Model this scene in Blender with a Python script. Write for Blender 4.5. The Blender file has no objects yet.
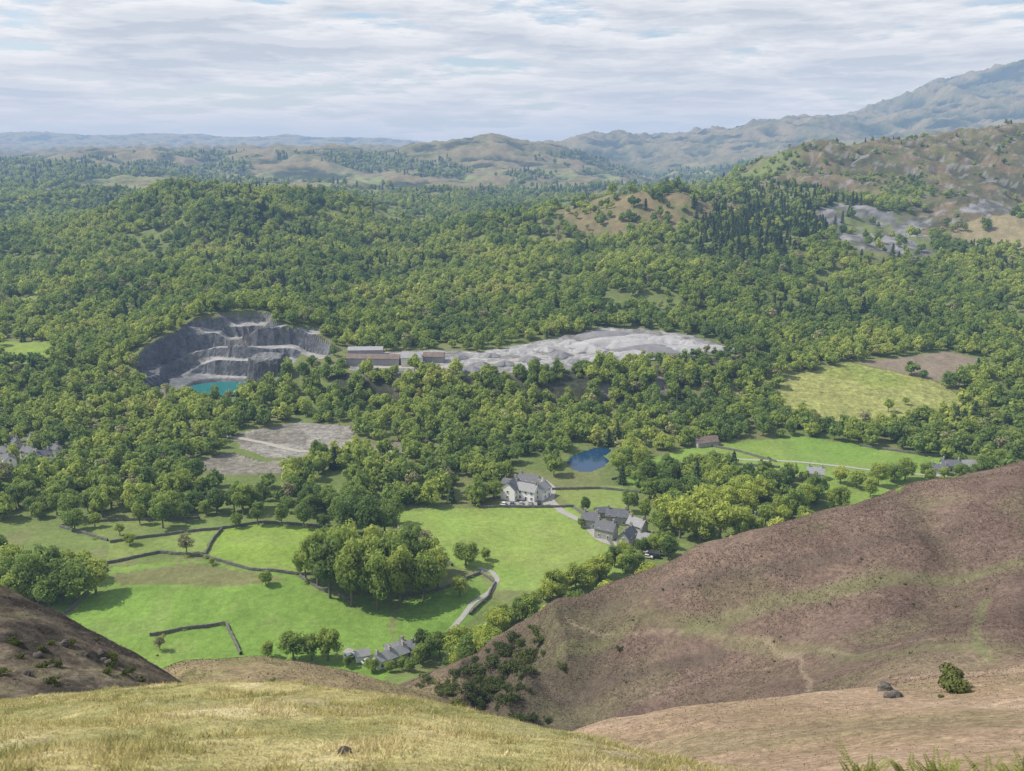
import bpy, math, random
import numpy as np
from mathutils import Vector
rng=np.random.default_rng(7); random.seed(7)
sc=bpy.context.scene; COL=sc.collection
sc.view_settings.view_transform='Standard'; sc.view_settings.look='None'; sc.view_settings.exposure=0
CAMZ=160.0; F=900.0; PIT=math.radians(14.62); cp,sp=math.cos(PIT),math.sin(PIT)
def kof(y):
    v=(y-385.5)/F; return (sp+v*cp)/(cp-v*sp)
def bof(x,y):
    v=(y-385.5)/F; return ((x-512)/F)/(cp-v*sp)
# ---------------------------------------------------------------- noise
def vnoise(x,y,seed):
    xi=np.floor(x).astype(np.int64); yi=np.floor(y).astype(np.int64); xf=x-xi; yf=y-yi
    u=xf*xf*(3-2*xf); v=yf*yf*(3-2*yf)
    def h(a,b):
        n=(a*374761393+b*668265263+seed*144269504)&0x7fffffff
        n=((n^(n>>13))*1274126177)&0x7fffffff
        n=n^(n>>16); return (n&0xffff)/65535.0
    a=h(xi,yi);b=h(xi+1,yi);c=h(xi,yi+1);d=h(xi+1,yi+1)
    return (a*(1-u)+b*u)*(1-v)+(c*(1-u)+d*u)*v
def fbm(x,y,seed,o=4,g=.5):
    s=0;a=1;t=0
    for i in range(o):
        s=s+a*vnoise(x,y,seed+i*17); t+=a; a*=g
        x,y=(x*1.6+y*1.2)+11.3,(y*1.6-x*1.2)+5.1
    return s/t
def ridged(x,y,seed,o=4):
    s=0;a=1;t=0
    for i in range(o):
        s=s+a*(1-np.abs(2*vnoise(x,y,seed+i*13)-1)); t+=a; a*=.55
        x,y=(x*1.6+y*1.2)+3.3,(y*1.6-x*1.2)+7.1
    return s/t
def sst(a,b,x):
    t=np.clip((x-a)/(b-a),0,1); return t*t*(3-2*t)
def lin(a,b,x): return np.clip((x-a)/(b-a),0,1)
# ---------------------------------------------------------------- terrain heights: surveyed profiles at given distances
LAY={
 8:[(0,774),(600,778),(700,790),(1024,800)],
 30:[(-150,714),(0,702),(100,694),(200,690),(300,694),(400,706),(500,730),(600,758),(700,786),(800,797),(1024,800)],
 45:[(-150,706),(0,709),(100,714),(200,732),(300,760),(400,780),(500,790),(700,794),(800,787),(900,778),(1024,765)],
 70:[(-150,540),(0,590),(50,612),(100,640),(150,665),(185,687),(250,740),(300,770),(400,790),(500,790),(600,775),(700,755),(800,738),(900,725),(1024,715)],
 100:[(-150,590),(0,640),(100,690),(200,720),(300,740),(400,760),(500,765),(550,740),(600,725),(700,708),(800,700),(900,694),(1024,684)],
 140:[(-150,640),(0,660),(100,690),(180,660),(260,656),(300,663),(350,675),(400,692),(450,708),(500,724),(550,742),(600,745),(700,716),(800,692),(900,665),(1024,640)],
 180:[(-150,660),(0,690),(100,690),(200,690),(300,700),(400,703),(450,702),(500,708),(550,710),(600,700),(700,672),(800,635),(900,600),(1024,570)],
 215:[(-150,690),(0,700),(200,705),(300,715),(350,710),(400,688),(450,668),(500,640),(540,610),(620,578),(700,545),(800,522),(900,502),(1024,500)],
 260:[(-150,661),(400,661),(450,664),(500,668),(600,640),(700,585),(800,545),(900,489),(960,477),(1024,463),(1170,435)],
 300:[(-150,600),(600,600),(700,596),(800,582),(900,550),(1024,515),(1170,480)],
 350:[(-150,541),(230,540),(270,537),(330,541),(800,543),(900,540),(1024,524),(1170,515)],
 400:[(-150,499),(1170,499)],
 470:[(-150,452),(1170,452)],
 545:[(-150,405),(0,407),(200,409),(350,410),(740,410),(800,406),(1024,404),(1170,400)],
 578:[(-150,384),(0,387),(120,391),(250,393),(300,388),(350,376),(420,373),(600,373),(640,377),(740,381),(800,386),(1024,382),(1170,378)],
 640:[(-150,350),(0,354),(60,352),(120,350),(150,342),(200,336),(270,336),(320,342),(350,349),(740,350),(800,357),(1024,356),(1170,352)],
 700:[(-150,330),(0,338),(60,336),(120,340),(150,324),(200,310),(270,311),(320,322),(350,333),(730,331),(800,335),(1024,336)],
 760:[(-150,320),(0,322),(120,318),(200,306),(270,306),(350,312),(600,311),(800,314),(1024,318)],
 850:[(-150,290),(0,297),(200,284),(300,287),(400,292),(500,285),(600,283),(800,284),(1024,290)],
 950:[(-150,268),(0,274),(200,260),(300,266),(400,274),(500,261),(600,256),(800,256),(1024,264)],
 1080:[(-150,242),(0,254),(100,246),(200,234),(300,240),(400,256),(430,250),(500,234),(600,228),(700,222),(800,232),(900,238),(1024,240)],
 1200:[(-150,228),(0,240),(100,228),(200,213),(300,216),(400,240),(430,235),(500,211),(560,213),(620,204),(700,203),(800,212),(900,218),(1024,220)],
 1350:[(-150,220),(0,228),(100,216),(160,203),(200,197),(280,189),(320,194),(360,212),(420,234),(500,217),(560,218),(620,204),(660,197),(740,190),(800,190),(900,192),(1024,196)],
 1500:[(-150,217),(0,222),(100,218),(200,216),(280,216),(350,221),(420,229),(500,223),(560,222),(650,210),(720,190),(760,180),(800,170),(900,168),(1024,165)],
 1700:[(0,211),(100,214),(200,218),(420,222),(500,222),(600,217),(690,203),(740,178),(790,154),(840,148),(900,143),(960,135),(1024,127),(1170,112)],
 1900:[(0,199),(60,193),(100,194),(200,203),(300,202),(360,206),(400,209),(500,211),(600,204),(700,192),(800,170),(900,160),(1024,145)],
 2300:[(0,192),(200,190),(250,186),(300,188),(400,195),(440,193),(500,200),(600,197),(700,190),(800,185),(900,180),(1024,175)],
 2800:[(0,178),(60,172),(130,174),(200,183),(300,185),(400,182),(500,187),(600,189),(660,184),(700,186),(800,180),(1024,178)],
 3400:[(0,168),(100,166),(200,173),(260,162),(320,162),(370,171),(400,167),(450,165),(500,166),(560,173),(620,180),(660,185),(800,180),(1024,180)],
 4000:[(0,162),(100,153),(160,151),(220,158),(300,151),(350,149),(375,154),(395,148),(415,140),(440,143),(455,142),(478,136),(500,136),(515,141),(545,144),(575,153),(610,168),(650,181),(700,176),(800,166),(1024,170)],
 4800:[(0,158),(100,152),(200,154),(300,152),(400,156),(500,157),(570,162),(620,168),(700,162),(800,150),(900,140),(1024,130)],
 5800:[(0,156),(200,151),(400,153),(500,156),(560,147),(585,139),(610,139),(650,141),(700,133),(760,127),(820,121),(870,126),(900,118),(950,105),(1024,92),(1170,80)],
 7000:[(0,156),(500,154),(570,152),(600,148),(700,140),(820,131),(850,118),(880,106),(910,96),(930,86),(960,76),(985,71),(1024,66),(1170,58)],
 8500:[(0,147),(500,154),(800,150),(900,120),(1024,100)],
 10000:[(-150,136),(0,134),(50,133),(100,136),(170,134),(240,138),(300,136),(420,141),(450,148),(520,152),(560,148),(590,151),(1024,130)],
 13000:[(0,150),(500,151),(540,147),(570,148),(600,150),(1024,150)],
 20000:[(0,152),(1024,152)],
}
BB=np.linspace(-1.0,1.0,1601)
Ys=[-60.,0.]; Zs=[np.full(BB.shape,180.),np.full(BB.shape,158.4)]
for Y in sorted(LAY):
    c=LAY[Y]; b=[bof(x,y) for x,y in c]; z=[CAMZ-kof(y)*Y for x,y in c]
    r=np.interp(BB,b,z); kx=np.arange(-30,31); kw=9.0 if Y<3000 else 5.0; ker=np.exp(-(kx/kw)**2); ker/=ker.sum()
    r=np.convolve(np.pad(r,30,mode='edge'),ker,mode='valid'); Ys.append(float(Y)); Zs.append(r)
Ys=np.array(Ys); Zs=np.array(Zs)
h=np.diff(Ys)[:,None]; d=np.diff(Zs,axis=0)/h
m=np.zeros_like(Zs); m[0]=d[0]; m[-1]=d[-1]
w1=2*h[1:]+h[:-1]; w2=h[1:]+2*h[:-1]; same=(d[:-1]*d[1:])>0
with np.errstate(divide='ignore',invalid='ignore'):
    hm=(w1+w2)/(w1/d[:-1]+w2/d[1:])
m[1:-1]=np.where(same,hm,0)
Yr=[-40.0]
while Yr[-1]<20000:
    y=Yr[-1]; s=max(.45,.0052*abs(y))
    if 565<y<725: s=.75
    if 3000<y<7500: s=.0042*y
    Yr.append(y+s)
Yr=np.array(Yr); NR=len(Yr); NC=860
bc=np.linspace(-.86,.86,NC); db=bc[1]-bc[0]
X=bc[None,:]*(Yr[:,None]+60); YY=np.repeat(Yr[:,None],NC,1)
seg=np.clip(np.searchsorted(Ys,Yr,side='right')-1,0,len(Ys)-2)
Z=np.zeros((NR,NC))
for j in range(NR):
    s=seg[j]; hh=Ys[s+1]-Ys[s]; t=min(1,(Yr[j]-Ys[s])/hh)
    row=(2*t**3-3*t*t+1)*Zs[s]+(t**3-2*t*t+t)*hh*m[s]+(-2*t**3+3*t*t)*Zs[s+1]+(t**3-t*t)*hh*m[s+1]
    Z[j]=np.interp(X[j]/max(Yr[j],8.),BB,row)
af=np.interp(Yr,[0,12,40,60,290,320,560,700,1500,20000],[0,.1,.25,.6,.6,.25,.4,1.2,3,4])[:,None]
am=np.interp(Yr,[0,80,120,200,280,310,380,560,640,720,850,1200,1600,20000],[0,0,2.,3.2,2.7,1.8,1.2,.8,.5,1,7,11,11,12])[:,None]
al=np.interp(Yr,[0,2000,2600,3400,6500,7500,10000,20000],[0,0,24,44,110,110,35,30])[:,None]
ak=np.interp(Yr,[0,740,860,1500,2200,2600],[0,0,18,22,16,0])[:,None]
Z+=af*(fbm(X/7,YY/7,3)-.5)*2
Z+=am*(fbm(X/55,YY/55,9,3)-.5)*2
J=(Yr>4)&(Yr<48); Z[J]+=(np.interp(Yr[J],[4,9,40,48],[0,.15,.32,0])[:,None])*(fbm(X[J]/1.6,YY[J]/1.6,14,3)-.5)*2
J=(Yr>720)&(Yr<2700); Z[J]+=ak[J]*(fbm(X[J]/165,YY[J]/165,19,2)-.5)*2
J=Yr>1700
R1=np.zeros_like(X); R1[J]=ridged(X[J]/520,YY[J]/520,21,6)-.62
Z[J]+=al[J]*R1[J]*1.5
R2=np.zeros_like(X); R2[J]=ridged(X[J]/150,YY[J]/150,61,5)-.62
Z[J]+=al[J]*.65*R2[J]
bear=X/np.maximum(YY,8)
J=(Yr>1150)&(Yr<3200)
RH=np.zeros_like(X); RH[J]=ridged(X[J]/70,YY[J]/70,41,5)-.6
Z+=RH*22*sst(.2,.32,bear)*sst(1150,1500,YY)
J=(Yr>46)&(Yr<130)
Z[J]+=(ridged(X[J]/5,YY[J]/5,47,4)-.6)*1.2*sst(-.26,-.36,bear[J])*sst(46,54,YY[J])
gf=sst(150,175,YY)*sst(238,208,YY)*sst(.16,.08,bear)*sst(-.12,-.04,bear)
Z-=gf*3.5*np.abs(np.sin(X*.16+fbm(X/20,YY/20,66,2)*5))
fl=sst(115,150,YY)*sst(262,240,YY)*sst(.05,.12,bear)
flv=np.abs(np.sin(X*.055-YY*.03+fbm(X/40,YY/40,67,3)*6))**2
Z-=fl*2.4*flv
PC=(-205.,609.)
dx=X-PC[0]; dy=YY-PC[1]
tt=((np.abs(dx)/np.where(dx<0,94,134))**3.0+(np.abs(dy)/np.where(dy<0,125,97))**3.0)**(1/3.)
J=(Yr>520)&(Yr<760)
wob=np.zeros_like(X); wl=np.zeros_like(X); cr2=np.zeros_like(X); cr3=np.zeros_like(X)
wob[J]=(fbm(X[J]/40,YY[J]/40,79,5,.55)-.5)*.4; wl[J]=(fbm(X[J]/60,YY[J]/60,83,2)-.5)*.34; cr2[J]=ridged(X[J]/5,YY[J]/5,97,3)-.6; cr3[J]=np.floor(fbm(X[J]/18,YY[J]/18,98,1)*7)/7-.5
t=tt+(wl+cr3*.1)*sst(.15,.4,tt)
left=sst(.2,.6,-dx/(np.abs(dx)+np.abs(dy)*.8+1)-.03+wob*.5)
pb=-3+4*sst(.2,.26,tt)
face=np.zeros_like(X)
for i_,(a,hh,wd) in enumerate(((.31,9,.02),(.45,9,.02),(.58,11,.022),(.72,11,.022),(.87,11,.025))):
    vv=np.zeros_like(X); vv[J]=sst(.35,.6,fbm(X[J]/34,YY[J]/34,600+i_*7,1))
    q=lin(a,a+wd,t+.04*(i_%2)*vv); pb=pb+hh*q*(.7+.5*vv); face=np.maximum(face,(q>0)&(q<1))
pb=pb+cr2*(.25+2.4*face)*sst(.28,.34,t)
ql=.55*lin(.56,.66,t)+.45*lin(.72,.86,t); pl=-3+4*sst(.2,.26,tt)+8*lin(.4,.46,t)+48*ql+cr2*4*sst(.4,.6,t)
pitz=pb*(1-left)+pl*left
pitz=pitz+60*sst(1.05,1.3,t)
inpit=np.zeros_like(X,bool); jj=np.where(J)[0]
inpit[jj]=(pitz[jj]<Z[jj]-.5)&(tt[jj]<1.25)
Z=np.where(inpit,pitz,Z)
bq=np.maximum(np.abs(X+170)/14,np.abs(YY-609)/17)*.6+np.hypot((X+170)/14,(YY-609)/17)*.4+cr2*.3+wob*.5
bz_=22*lin(1.05,.82,bq)+cr2*2.5
but=J[:,None]&(bq<1.05)&(bz_>Z)
Z=np.where(but,bz_,Z); inpit|=but
def lookup(A,x,y):
    x=np.asarray(x,float); y=np.asarray(y,float)
    fj=np.clip(np.interp(y,Yr,np.arange(NR)),0,NR-1.001); fi=np.clip((x/(y+60)-bc[0])/db,0,NC-1.001)
    j=fj.astype(int); i=fi.astype(int); a=fj-j; b=fi-i
    return (A[j,i]*(1-b)+A[j,i+1]*b)*(1-a)+(A[j+1,i]*(1-b)+A[j+1,i+1]*b)*a
def gz(x,y): return lookup(Z,x,y)
DD=5*1.004**np.arange(0,2050)
def survey(x,y,ymin=236):
    b=bof(x,y); k=kof(y); yy=DD; xx=b*yy; zz=CAMZ-k*yy
    g=gz(xx,yy)>zz; cr=np.where(g[1:]&~g[:-1]&(yy[1:]>ymin))[0]
    if len(cr)==0 or (k>.05 and yy[cr[0]]>400 and yy[cr[0]]>2.2*160/k):
        Yf=max(160/max(k,.013),ymin) if k>0 else 12000.; return (b*Yf,Yf)
    i=cr[0]+1; lo,hi=DD[i-1],DD[i]
    for _ in range(12):
        mid=(lo+hi)/2
        if gz(b*mid,mid)>CAMZ-k*mid: hi=mid
        else: lo=mid
    return (b*hi,hi)
def survpoly(pts,ymin=236): return np.array([survey(*p,ymin) for p in pts])
def inside(px,py,poly):
    r=np.zeros(px.shape,bool); n=len(poly)
    for i in range(n):
        x1,y1=poly[i]; x2,y2=poly[(i+1)%n]
        if y1==y2: continue
        c=((y1>py)!=(y2>py))&(px<(x2-x1)*(py-y1)/(y2-y1)+x1); r^=c
    return r
def setpond(poly,depth=1.5,bank=.35):
    global Z
    zs=np.median(gz(poly[:,0],poly[:,1])); zw=zs-.3
    c=poly.mean(0); big=c+(poly-c)*1.35
    j=np.where((Yr>big[:,1].min()-2)&(Yr<big[:,1].max()+2))[0]
    xs=X[j]; ys=YY[j]; a=inside(xs,ys,big); b=inside(xs,ys,poly)
    zz=Z[j]; zz[a]=zw+bank; zz[b]=zw-depth; Z[j]=zz
    return zw
pond_px=[(567,462),(573,456),(584,451),(596,447),(608,447),(611,451),(603,456),(609,461),(603,467),(590,471),(575,470)]
pond=survpoly(pond_px); pond_z=setpond(pond)
# ---------------------------------------------------------------- ground colours
C=np.zeros((NR,NC,3)); S=np.zeros((NR,NC,3))
def mixc(mask,col,j=None):
    mask=mask[...,None]
    if j is None: C[:]=C*(1-mask)+np.array(col)*mask
    else: C[j]=C[j]*(1-mask)+np.array(col)*mask
n1=fbm(X/60,YY/60,101,4); n2=fbm(X/14,YY/14,131,4); n3=fbm(X/400,YY/400,151,5)
C[:]=(.135,.175,.056)
mixc(sst(.45,.6,n1)*.6,(.18,.18,.08))
mixc(sst(395,385,YY),(.15,.195,.062)); mixc(sst(395,385,YY)*sst(.48,.6,n2)*.6,(.19,.19,.09))
mixc(sst(680,760,YY)*.8,(.14,.17,.06))
near=sst(300,285,YY)*(1-sst(222,228,YY)*sst(14,9,Z))
heath=near*sst(38,46,YY)
mixc(heath,(.158,.114,.09))
mixc(heath*sst(.42,.68,n2)*.5,(.2,.15,.115))
mixc(heath*sst(.5,.3,n1)*.55,(.117,.085,.07))
mixc(fl*sst(.5,.95,flv)*.4,(.11,.095,.062))
mixc(gf*.65*near,(.07,.068,.042))
tan=sst(150,112,YY)*sst(-.02,.03,bear)*sst(38,46,YY)
mixc(tan*.9,(.32,.235,.16)); mixc(tan*sst(.5,.62,n2)*.4,(.24,.19,.11)); mixc(tan*sst(.45,.35,n2)*.4,(.37,.29,.21))
mound=sst(115,130,YY)*sst(225,185,YY)*sst(-.05,-.1,bear)
mixc(mound,(.26,.21,.12)); mixc(mound*sst(.5,.6,n2)*.7,(.19,.18,.08))
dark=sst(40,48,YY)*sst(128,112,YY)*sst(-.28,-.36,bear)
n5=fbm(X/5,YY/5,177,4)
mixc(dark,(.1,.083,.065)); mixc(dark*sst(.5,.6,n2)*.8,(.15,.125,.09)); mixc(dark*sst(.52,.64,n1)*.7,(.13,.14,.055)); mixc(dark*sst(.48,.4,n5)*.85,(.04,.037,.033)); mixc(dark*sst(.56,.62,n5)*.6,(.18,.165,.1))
mixc(heath*sst(.6,.68,fbm(X/26+9,YY/10,171,3))*sst(.0,.05,bear)*.3,(.155,.155,.078))
fg=sst(44,38,YY)
mixc(fg,(.36,.32,.15)); nn=fbm(X/1.3,YY/1.3,191,4); nm_=fbm(X/5,YY/5,192,3); mixc(fg*sst(.5,.65,nn)*.7,(.47,.41,.25)); mixc(fg*sst(.45,.3,nn)*.6,(.22,.23,.09)); mixc(fg*sst(.5,.6,nm_)*.5,(.25,.26,.1))
mixc(fg*sst(.04,.16,bear)*.8,(.38,.3,.2))
far=sst(2000,2400,YY)
nw=fbm(X/260,YY/260,205,5); nf=fbm(X/150,YY/150,215,4); ng=fbm(X/60,YY/60,225,4)
mixc(far,(.14,.14,.06)); mixc(far*sst(.5,.56,ng)*.7,(.19,.155,.085))
mixc(far*sst(.53,.56,nf)*sst(120,60,Z)*.9,(.19,.245,.085))
mixc(far*sst(.475,.50,nw)*sst(200,130,Z),(.05,.082,.034))
mixc(far*sst(150,260,Z)*.7,(.16,.145,.073)); mixc(far*sst(150,260,Z)*sst(.5,.55,ng)*.6,(.095,.125,.046))
mt_=sst(4200,5000,YY)*sst(.02,.1,bear)
mixc(mt_*.8,(.15,.145,.07)); mixc(mt_*sst(.5,.56,ng)*.6,(.22,.185,.115)); mixc(mt_*sst(.5,.44,nf)*.8,(.065,.09,.032))
mixc(far*sst(-.02,.14,R2)*.4,(.25,.215,.14)); mixc(far*sst(.0,-.14,R2)*.88,(.03,.042,.022))  # relief shading put into the tint: ridges lighter, hollows darker
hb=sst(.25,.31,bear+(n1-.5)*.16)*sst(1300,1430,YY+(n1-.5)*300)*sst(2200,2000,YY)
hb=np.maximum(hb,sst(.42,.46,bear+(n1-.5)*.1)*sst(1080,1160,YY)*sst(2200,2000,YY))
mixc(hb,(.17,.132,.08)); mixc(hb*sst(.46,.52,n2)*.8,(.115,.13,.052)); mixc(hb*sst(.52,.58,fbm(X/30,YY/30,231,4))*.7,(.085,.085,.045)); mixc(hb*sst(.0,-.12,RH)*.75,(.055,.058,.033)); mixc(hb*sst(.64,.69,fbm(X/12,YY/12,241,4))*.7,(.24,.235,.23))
S[...,0]=np.maximum(heath*.85,hb*.9)
S[...,1]=np.maximum(sst(4200,5000,YY)*.6,hb*.5)
S[...,1]=np.maximum(S[...,1],dark*.5)
BR=(.165,.265,.055); MD=(.18,.245,.066); YE=(.27,.285,.098); GR=(.27,.267,.265)
FIELDS=[
 ([(60,600),(100,568),(190,560),(300,577),(385,600),(398,655),(380,690),(150,690),(0,690),(0,640)],BR),
 ([(105,575),(190,562),(290,580),(240,586),(120,584)],(.17,.175,.075)),
 ([(386,513),(430,510),(520,505),(574,508),(592,520),(614,548),(640,566),(600,590),(540,590),(500,590),(480,572),(450,565),(430,545),(400,530)],(.2,.295,.068)),
 ([(206,556),(222,530),(262,524),(340,530),(350,560),(300,573),(250,569)],(.2,.29,.056)),
 ([(104,560),(112,543),(198,532),(216,531),(202,554),(160,552)],MD),
 ([(60,528),(110,521),(200,520),(260,524),(200,530),(108,541),(80,534)],(.15,.215,.06)),
 ([(400,600),(480,575),(494,590),(470,620),(440,655),(395,655)],(.15,.245,.05)),
 ([(780,378),(850,362),(932,380),(966,398),(958,412),(900,425),(795,421),(775,405)],YE),
 ([(815,372),(850,364),(932,382),(880,390)],(.22,.27,.07)),
 ([(858,363),(950,351),(990,362),(962,386),(932,380)],(.21,.175,.13)),
 ([(612,478),(640,462),(700,444),(800,436),(862,445),(945,457),(952,485),(900,492),(820,470),(780,480),(700,462),(636,488)],BR),
 ([(552,490),(620,486),(640,493),(622,511),(572,508)],MD),
 ([(0,342),(46,342),(62,354),(40,364),(0,364)],(.18,.27,.055)),
 ([(232,436),(262,428),(300,422),(348,426),(360,442),(318,456),(268,458),(240,448)],(.27,.255,.23)),
 ([(190,462),(230,452),(262,462),(300,458),(296,474),(220,476)],(.22,.205,.17)),
 ([(352,446),(420,440),(430,448),(372,455)],(.2,.175,.13)),
 ([(350,352),(440,350),(480,352),(520,345),(600,328),(640,328),(690,335),(736,350),(690,356),(640,361),(600,367),(520,373),(450,374),(420,372),(350,370)],GR),
 ([(330,376),(480,376),(520,375),(600,370),(690,360),(740,356),(735,378),(640,402),(560,406),(420,404),(330,398)],(.09,.088,.055)),
 ([(546,232),(560,208),(600,196),(660,193),(744,196),(740,215),(700,225),(640,232),(600,240)],(.2,.165,.092)),
 ([(812,214),(840,204),(890,212),(926,222),(938,262),(872,268),(840,244)],(.18,.177,.185)),
 ([(800,262),(826,240),(940,262),(900,280)],(.14,.15,.065)),
 ([(942,236),(1024,208),(1060,210),(1060,246),(960,246)],(.25,.215,.125)),
 ([(180,212),(186,206),(260,203),(262,208)],(.18,.23,.07)),
 ([(345,210),(375,207),(420,214),(430,222),(400,226)],(.2,.22,.09)),
 ([(0,300),(30,296),(60,300),(20,308)],(.18,.22,.08)),
 ([(505,240),(560,236),(600,243),(560,249)],(.18,.2,.08)),
 ([(955,209),(990,200),(1010,206),(985,216)],(.2,.195,.2)),
]
FP=[survpoly(p) for p,c in FIELDS]
def wob2(x,y): return x+(fbm(x/9,y/9,301,2)-.5)*3
for qi,(poly,(p,c)) in enumerate(zip(FP,FIELDS)):
    j=np.where((Yr>poly[:,1].min()-1)&(Yr<poly[:,1].max()+1)&(Yr>236))[0]
    if len(j)==0: continue
    wx=wob2(X[j],YY[j])+ ((fbm(X[j]/30,YY[j]/30,311,4)-.5)*60 if qi in (18,19,20,26) else 0)
    mk=inside(wx,YY[j],poly).astype(float)
    if qi==19: mk=mk*sst(.32,.38,fbm(X[j]/35,YY[j]/35,321,3))
    mixc(mk,c,j)
    if c[1]>c[0]*1.1:
        mixc(mk*sst(.45,.62,n1[j])*.4,(c[0]*1.3,c[1]*1.02,c[2]*1.2),j)
        mixc(mk*sst(.52,.66,n2[j])*.22,(.2,.21,.095),j)
        mixc(mk*sst(.48,.36,n2[j])*.25,(c[0]*.8,c[1]*.88,c[2]*.85),j)
    if qi in (18,): mixc(mk*sst(.48,.56,n2[j])*.7,(.13,.145,.06),j)
    if qi in (19,26): mixc(mk*sst(.54,.62,n2[j])*.8,(.28,.275,.285),j); mixc(mk*sst(.46,.38,n2[j])*.9,(.1,.105,.075),j)
    if qi in (13,14): mixc(mk*sst(.52,.6,n2[j])*.7,(.17,.16,.13),j)
    if qi==17: mixc(mk*sst(.48,.42,n2[j])*.8,(.05,.055,.035),j); mixc(mk*sst(.52,.57,n2[j])*.85,(.2,.19,.17),j)
    if qi==16: mixc(mk*sst(.5,.58,n2[j])*.7,(.18,.175,.17),j); mixc(mk*sst(.48,.4,n2[j])*.6,(.36,.36,.36),j)
    S[j,:,0]*=(1-mk)
    if (abs(c[0]-c[1])<.02 and c[0]>.2) or qi==17: S[j,:,1]=np.maximum(S[j,:,1],mk)
gy,gx=np.gradient(Z); sl=np.hypot(gy/np.maximum(np.gradient(Yr)[:,None],.1),gx/(db*(np.abs(YY)+60)))
ip=inpit.astype(float)
mixc(ip,(.33,.325,.32)); mixc(ip*sst(.5,.95,sl),(.165,.172,.185)); mixc(ip*left*.85,(.11,.12,.135)); mixc(ip*sst(.6,.7,n2)*.35,(.18,.165,.11)); mixc(ip*sst(0,-.2,cr2)*.5*sst(.4,.9,sl),(.08,.087,.097)); mixc(but*.7,(.11,.115,.122))  # left cliff darkened: its shade is put into the rock colour
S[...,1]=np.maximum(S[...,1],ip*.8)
def plmask(line,width,ymin=20):
    pts=np.array([survey(*p,ymin) for p in line])
    j=np.where((Yr>pts[:,1].min()-6)&(Yr<pts[:,1].max()+6))[0]
    xs,ys=X[j],YY[j]; xs=xs+(fbm(xs/8,ys/8,333,2)-.5)*3
    dd=np.full(xs.shape,1e9)
    for a,b in zip(pts[:-1],pts[1:]):
        v=b-a; L=(v**2).sum()+1e-6
        t=np.clip(((xs-a[0])*v[0]+(ys-a[1])*v[1])/L,0,1)
        dd=np.minimum(dd,np.hypot(xs-a[0]-t*v[0],ys-a[1]-t*v[1]))
    return j,sst(width,width*.3,dd)
for line,w,c,s in [([(568,618),(590,630),(640,634),(700,630),(760,640),(800,657),(850,692)],.7,(.29,.23,.165),.6),
              ([(560,650),(640,618),(700,622),(800,650),(900,655),(1020,648)],3.2,(.155,.16,.078),.45),
              ([(690,628),(760,606),(840,590),(930,580),(1020,562)],3.2,(.155,.165,.078),.55),
              ([(640,700),(720,672),(800,658),(840,690)],.65,(.25,.2,.145),.4),
              ([(690,550),(740,568),(800,585),(900,600)],.7,(.24,.19,.14),.45),
              ([(985,600),(975,630),(990,660)],1.4,(.16,.18,.08),.5),
              ([(600,612),(700,580),(820,560),(960,530)],3.0,(.11,.09,.072),.5),
              ([(560,700),(620,680),(720,655)],3.0,(.1,.083,.065),.6),
              ([(760,645),(860,655),(1000,640)],.65,(.27,.22,.16),.45)]:
    j,mk=plmask(line,w); mixc(mk*s,c,j); S[j,:,0]*=(1-mk*.5)
# ---------------------------------------------------------------- materials
def mat(name): 
    m=bpy.data.materials.new(name); m.use_nodes=True; nt=m.node_tree
    b=nt.nodes['Principled BSDF']; b.inputs['Specular IOR Level'].default_value=.2
    return m,nt,b
def N(nt,t,**k):
    n=nt.nodes.new(t)
    for a,v in k.items(): setattr(n,a,v)
    return n
def noise(nt,vec,scale,det=3,rough=.6,dist=0):
    n=N(nt,'ShaderNodeTexNoise'); n.inputs['Scale'].default_value=scale; n.inputs['Detail'].default_value=det; n.inputs['Roughness'].default_value=rough; n.inputs['Distortion'].default_value=dist
    nt.links.new(vec,n.inputs['Vector']); return n.outputs['Fac']
def mrange(nt,v,a,b,c,d):
    n=N(nt,'ShaderNodeMapRange'); nt.links.new(v,n.inputs[0])
    for i,x in enumerate((a,b,c,d)): n.inputs[i+1].default_value=x
    return n.outputs[0]
def math2(nt,op,a,b):
    n=N(nt,'ShaderNodeMath',operation=op)
    for i,v in enumerate((a,b)):
        if isinstance(v,(int,float)): n.inputs[i].default_value=v
        else: nt.links.new(v,n.inputs[i])
    return n.outputs[0]
def vscale(nt,col,f):
    n=N(nt,'ShaderNodeVectorMath',operation='SCALE'); nt.links.new(col,n.inputs[0])
    if isinstance(f,(int,float)): n.inputs['Scale'].default_value=f
    else: nt.links.new(f,n.inputs['Scale'])
    return n.outputs[0]
gm,nt,bs=mat('ground_cover')
geo=N(nt,'ShaderNodeNewGeometry'); pos=geo.outputs['Position']
at=N(nt,'ShaderNodeAttribute'); at.attribute_name='tint'; su=N(nt,'ShaderNodeAttribute'); su.attribute_name='surf'
sx=N(nt,'ShaderNodeSeparateColor'); nt.links.new(su.outputs['Color'],sx.inputs[0])
a1=mrange(nt,noise(nt,pos,.05,4),.3,.7,.86,1.14); a2=mrange(nt,noise(nt,pos,.45,4,.7),.3,.7,.78,1.22); a3=mrange(nt,noise(nt,pos,3.2,4,.7),.3,.7,.72,1.28)
f=math2(nt,'MULTIPLY',math2(nt,'MULTIPLY',a1,a2),a3)
rk=mrange(nt,noise(nt,pos,.25,8,.75),.35,.65,.55,1.35)
mx=N(nt,'ShaderNodeMix'); nt.links.new(sx.outputs[1],mx.inputs[0]); mx.inputs[2].default_value=1; nt.links.new(rk,mx.inputs[3])
f=math2(nt,'MULTIPLY',f,mx.outputs[0])
hk=mrange(nt,noise(nt,pos,1.1,5,.8),.35,.65,.58,1.38)
mx2=N(nt,'ShaderNodeMix'); nt.links.new(sx.outputs[0],mx2.inputs[0]); mx2.inputs[2].default_value=1; nt.links.new(hk,mx2.inputs[3])
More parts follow.
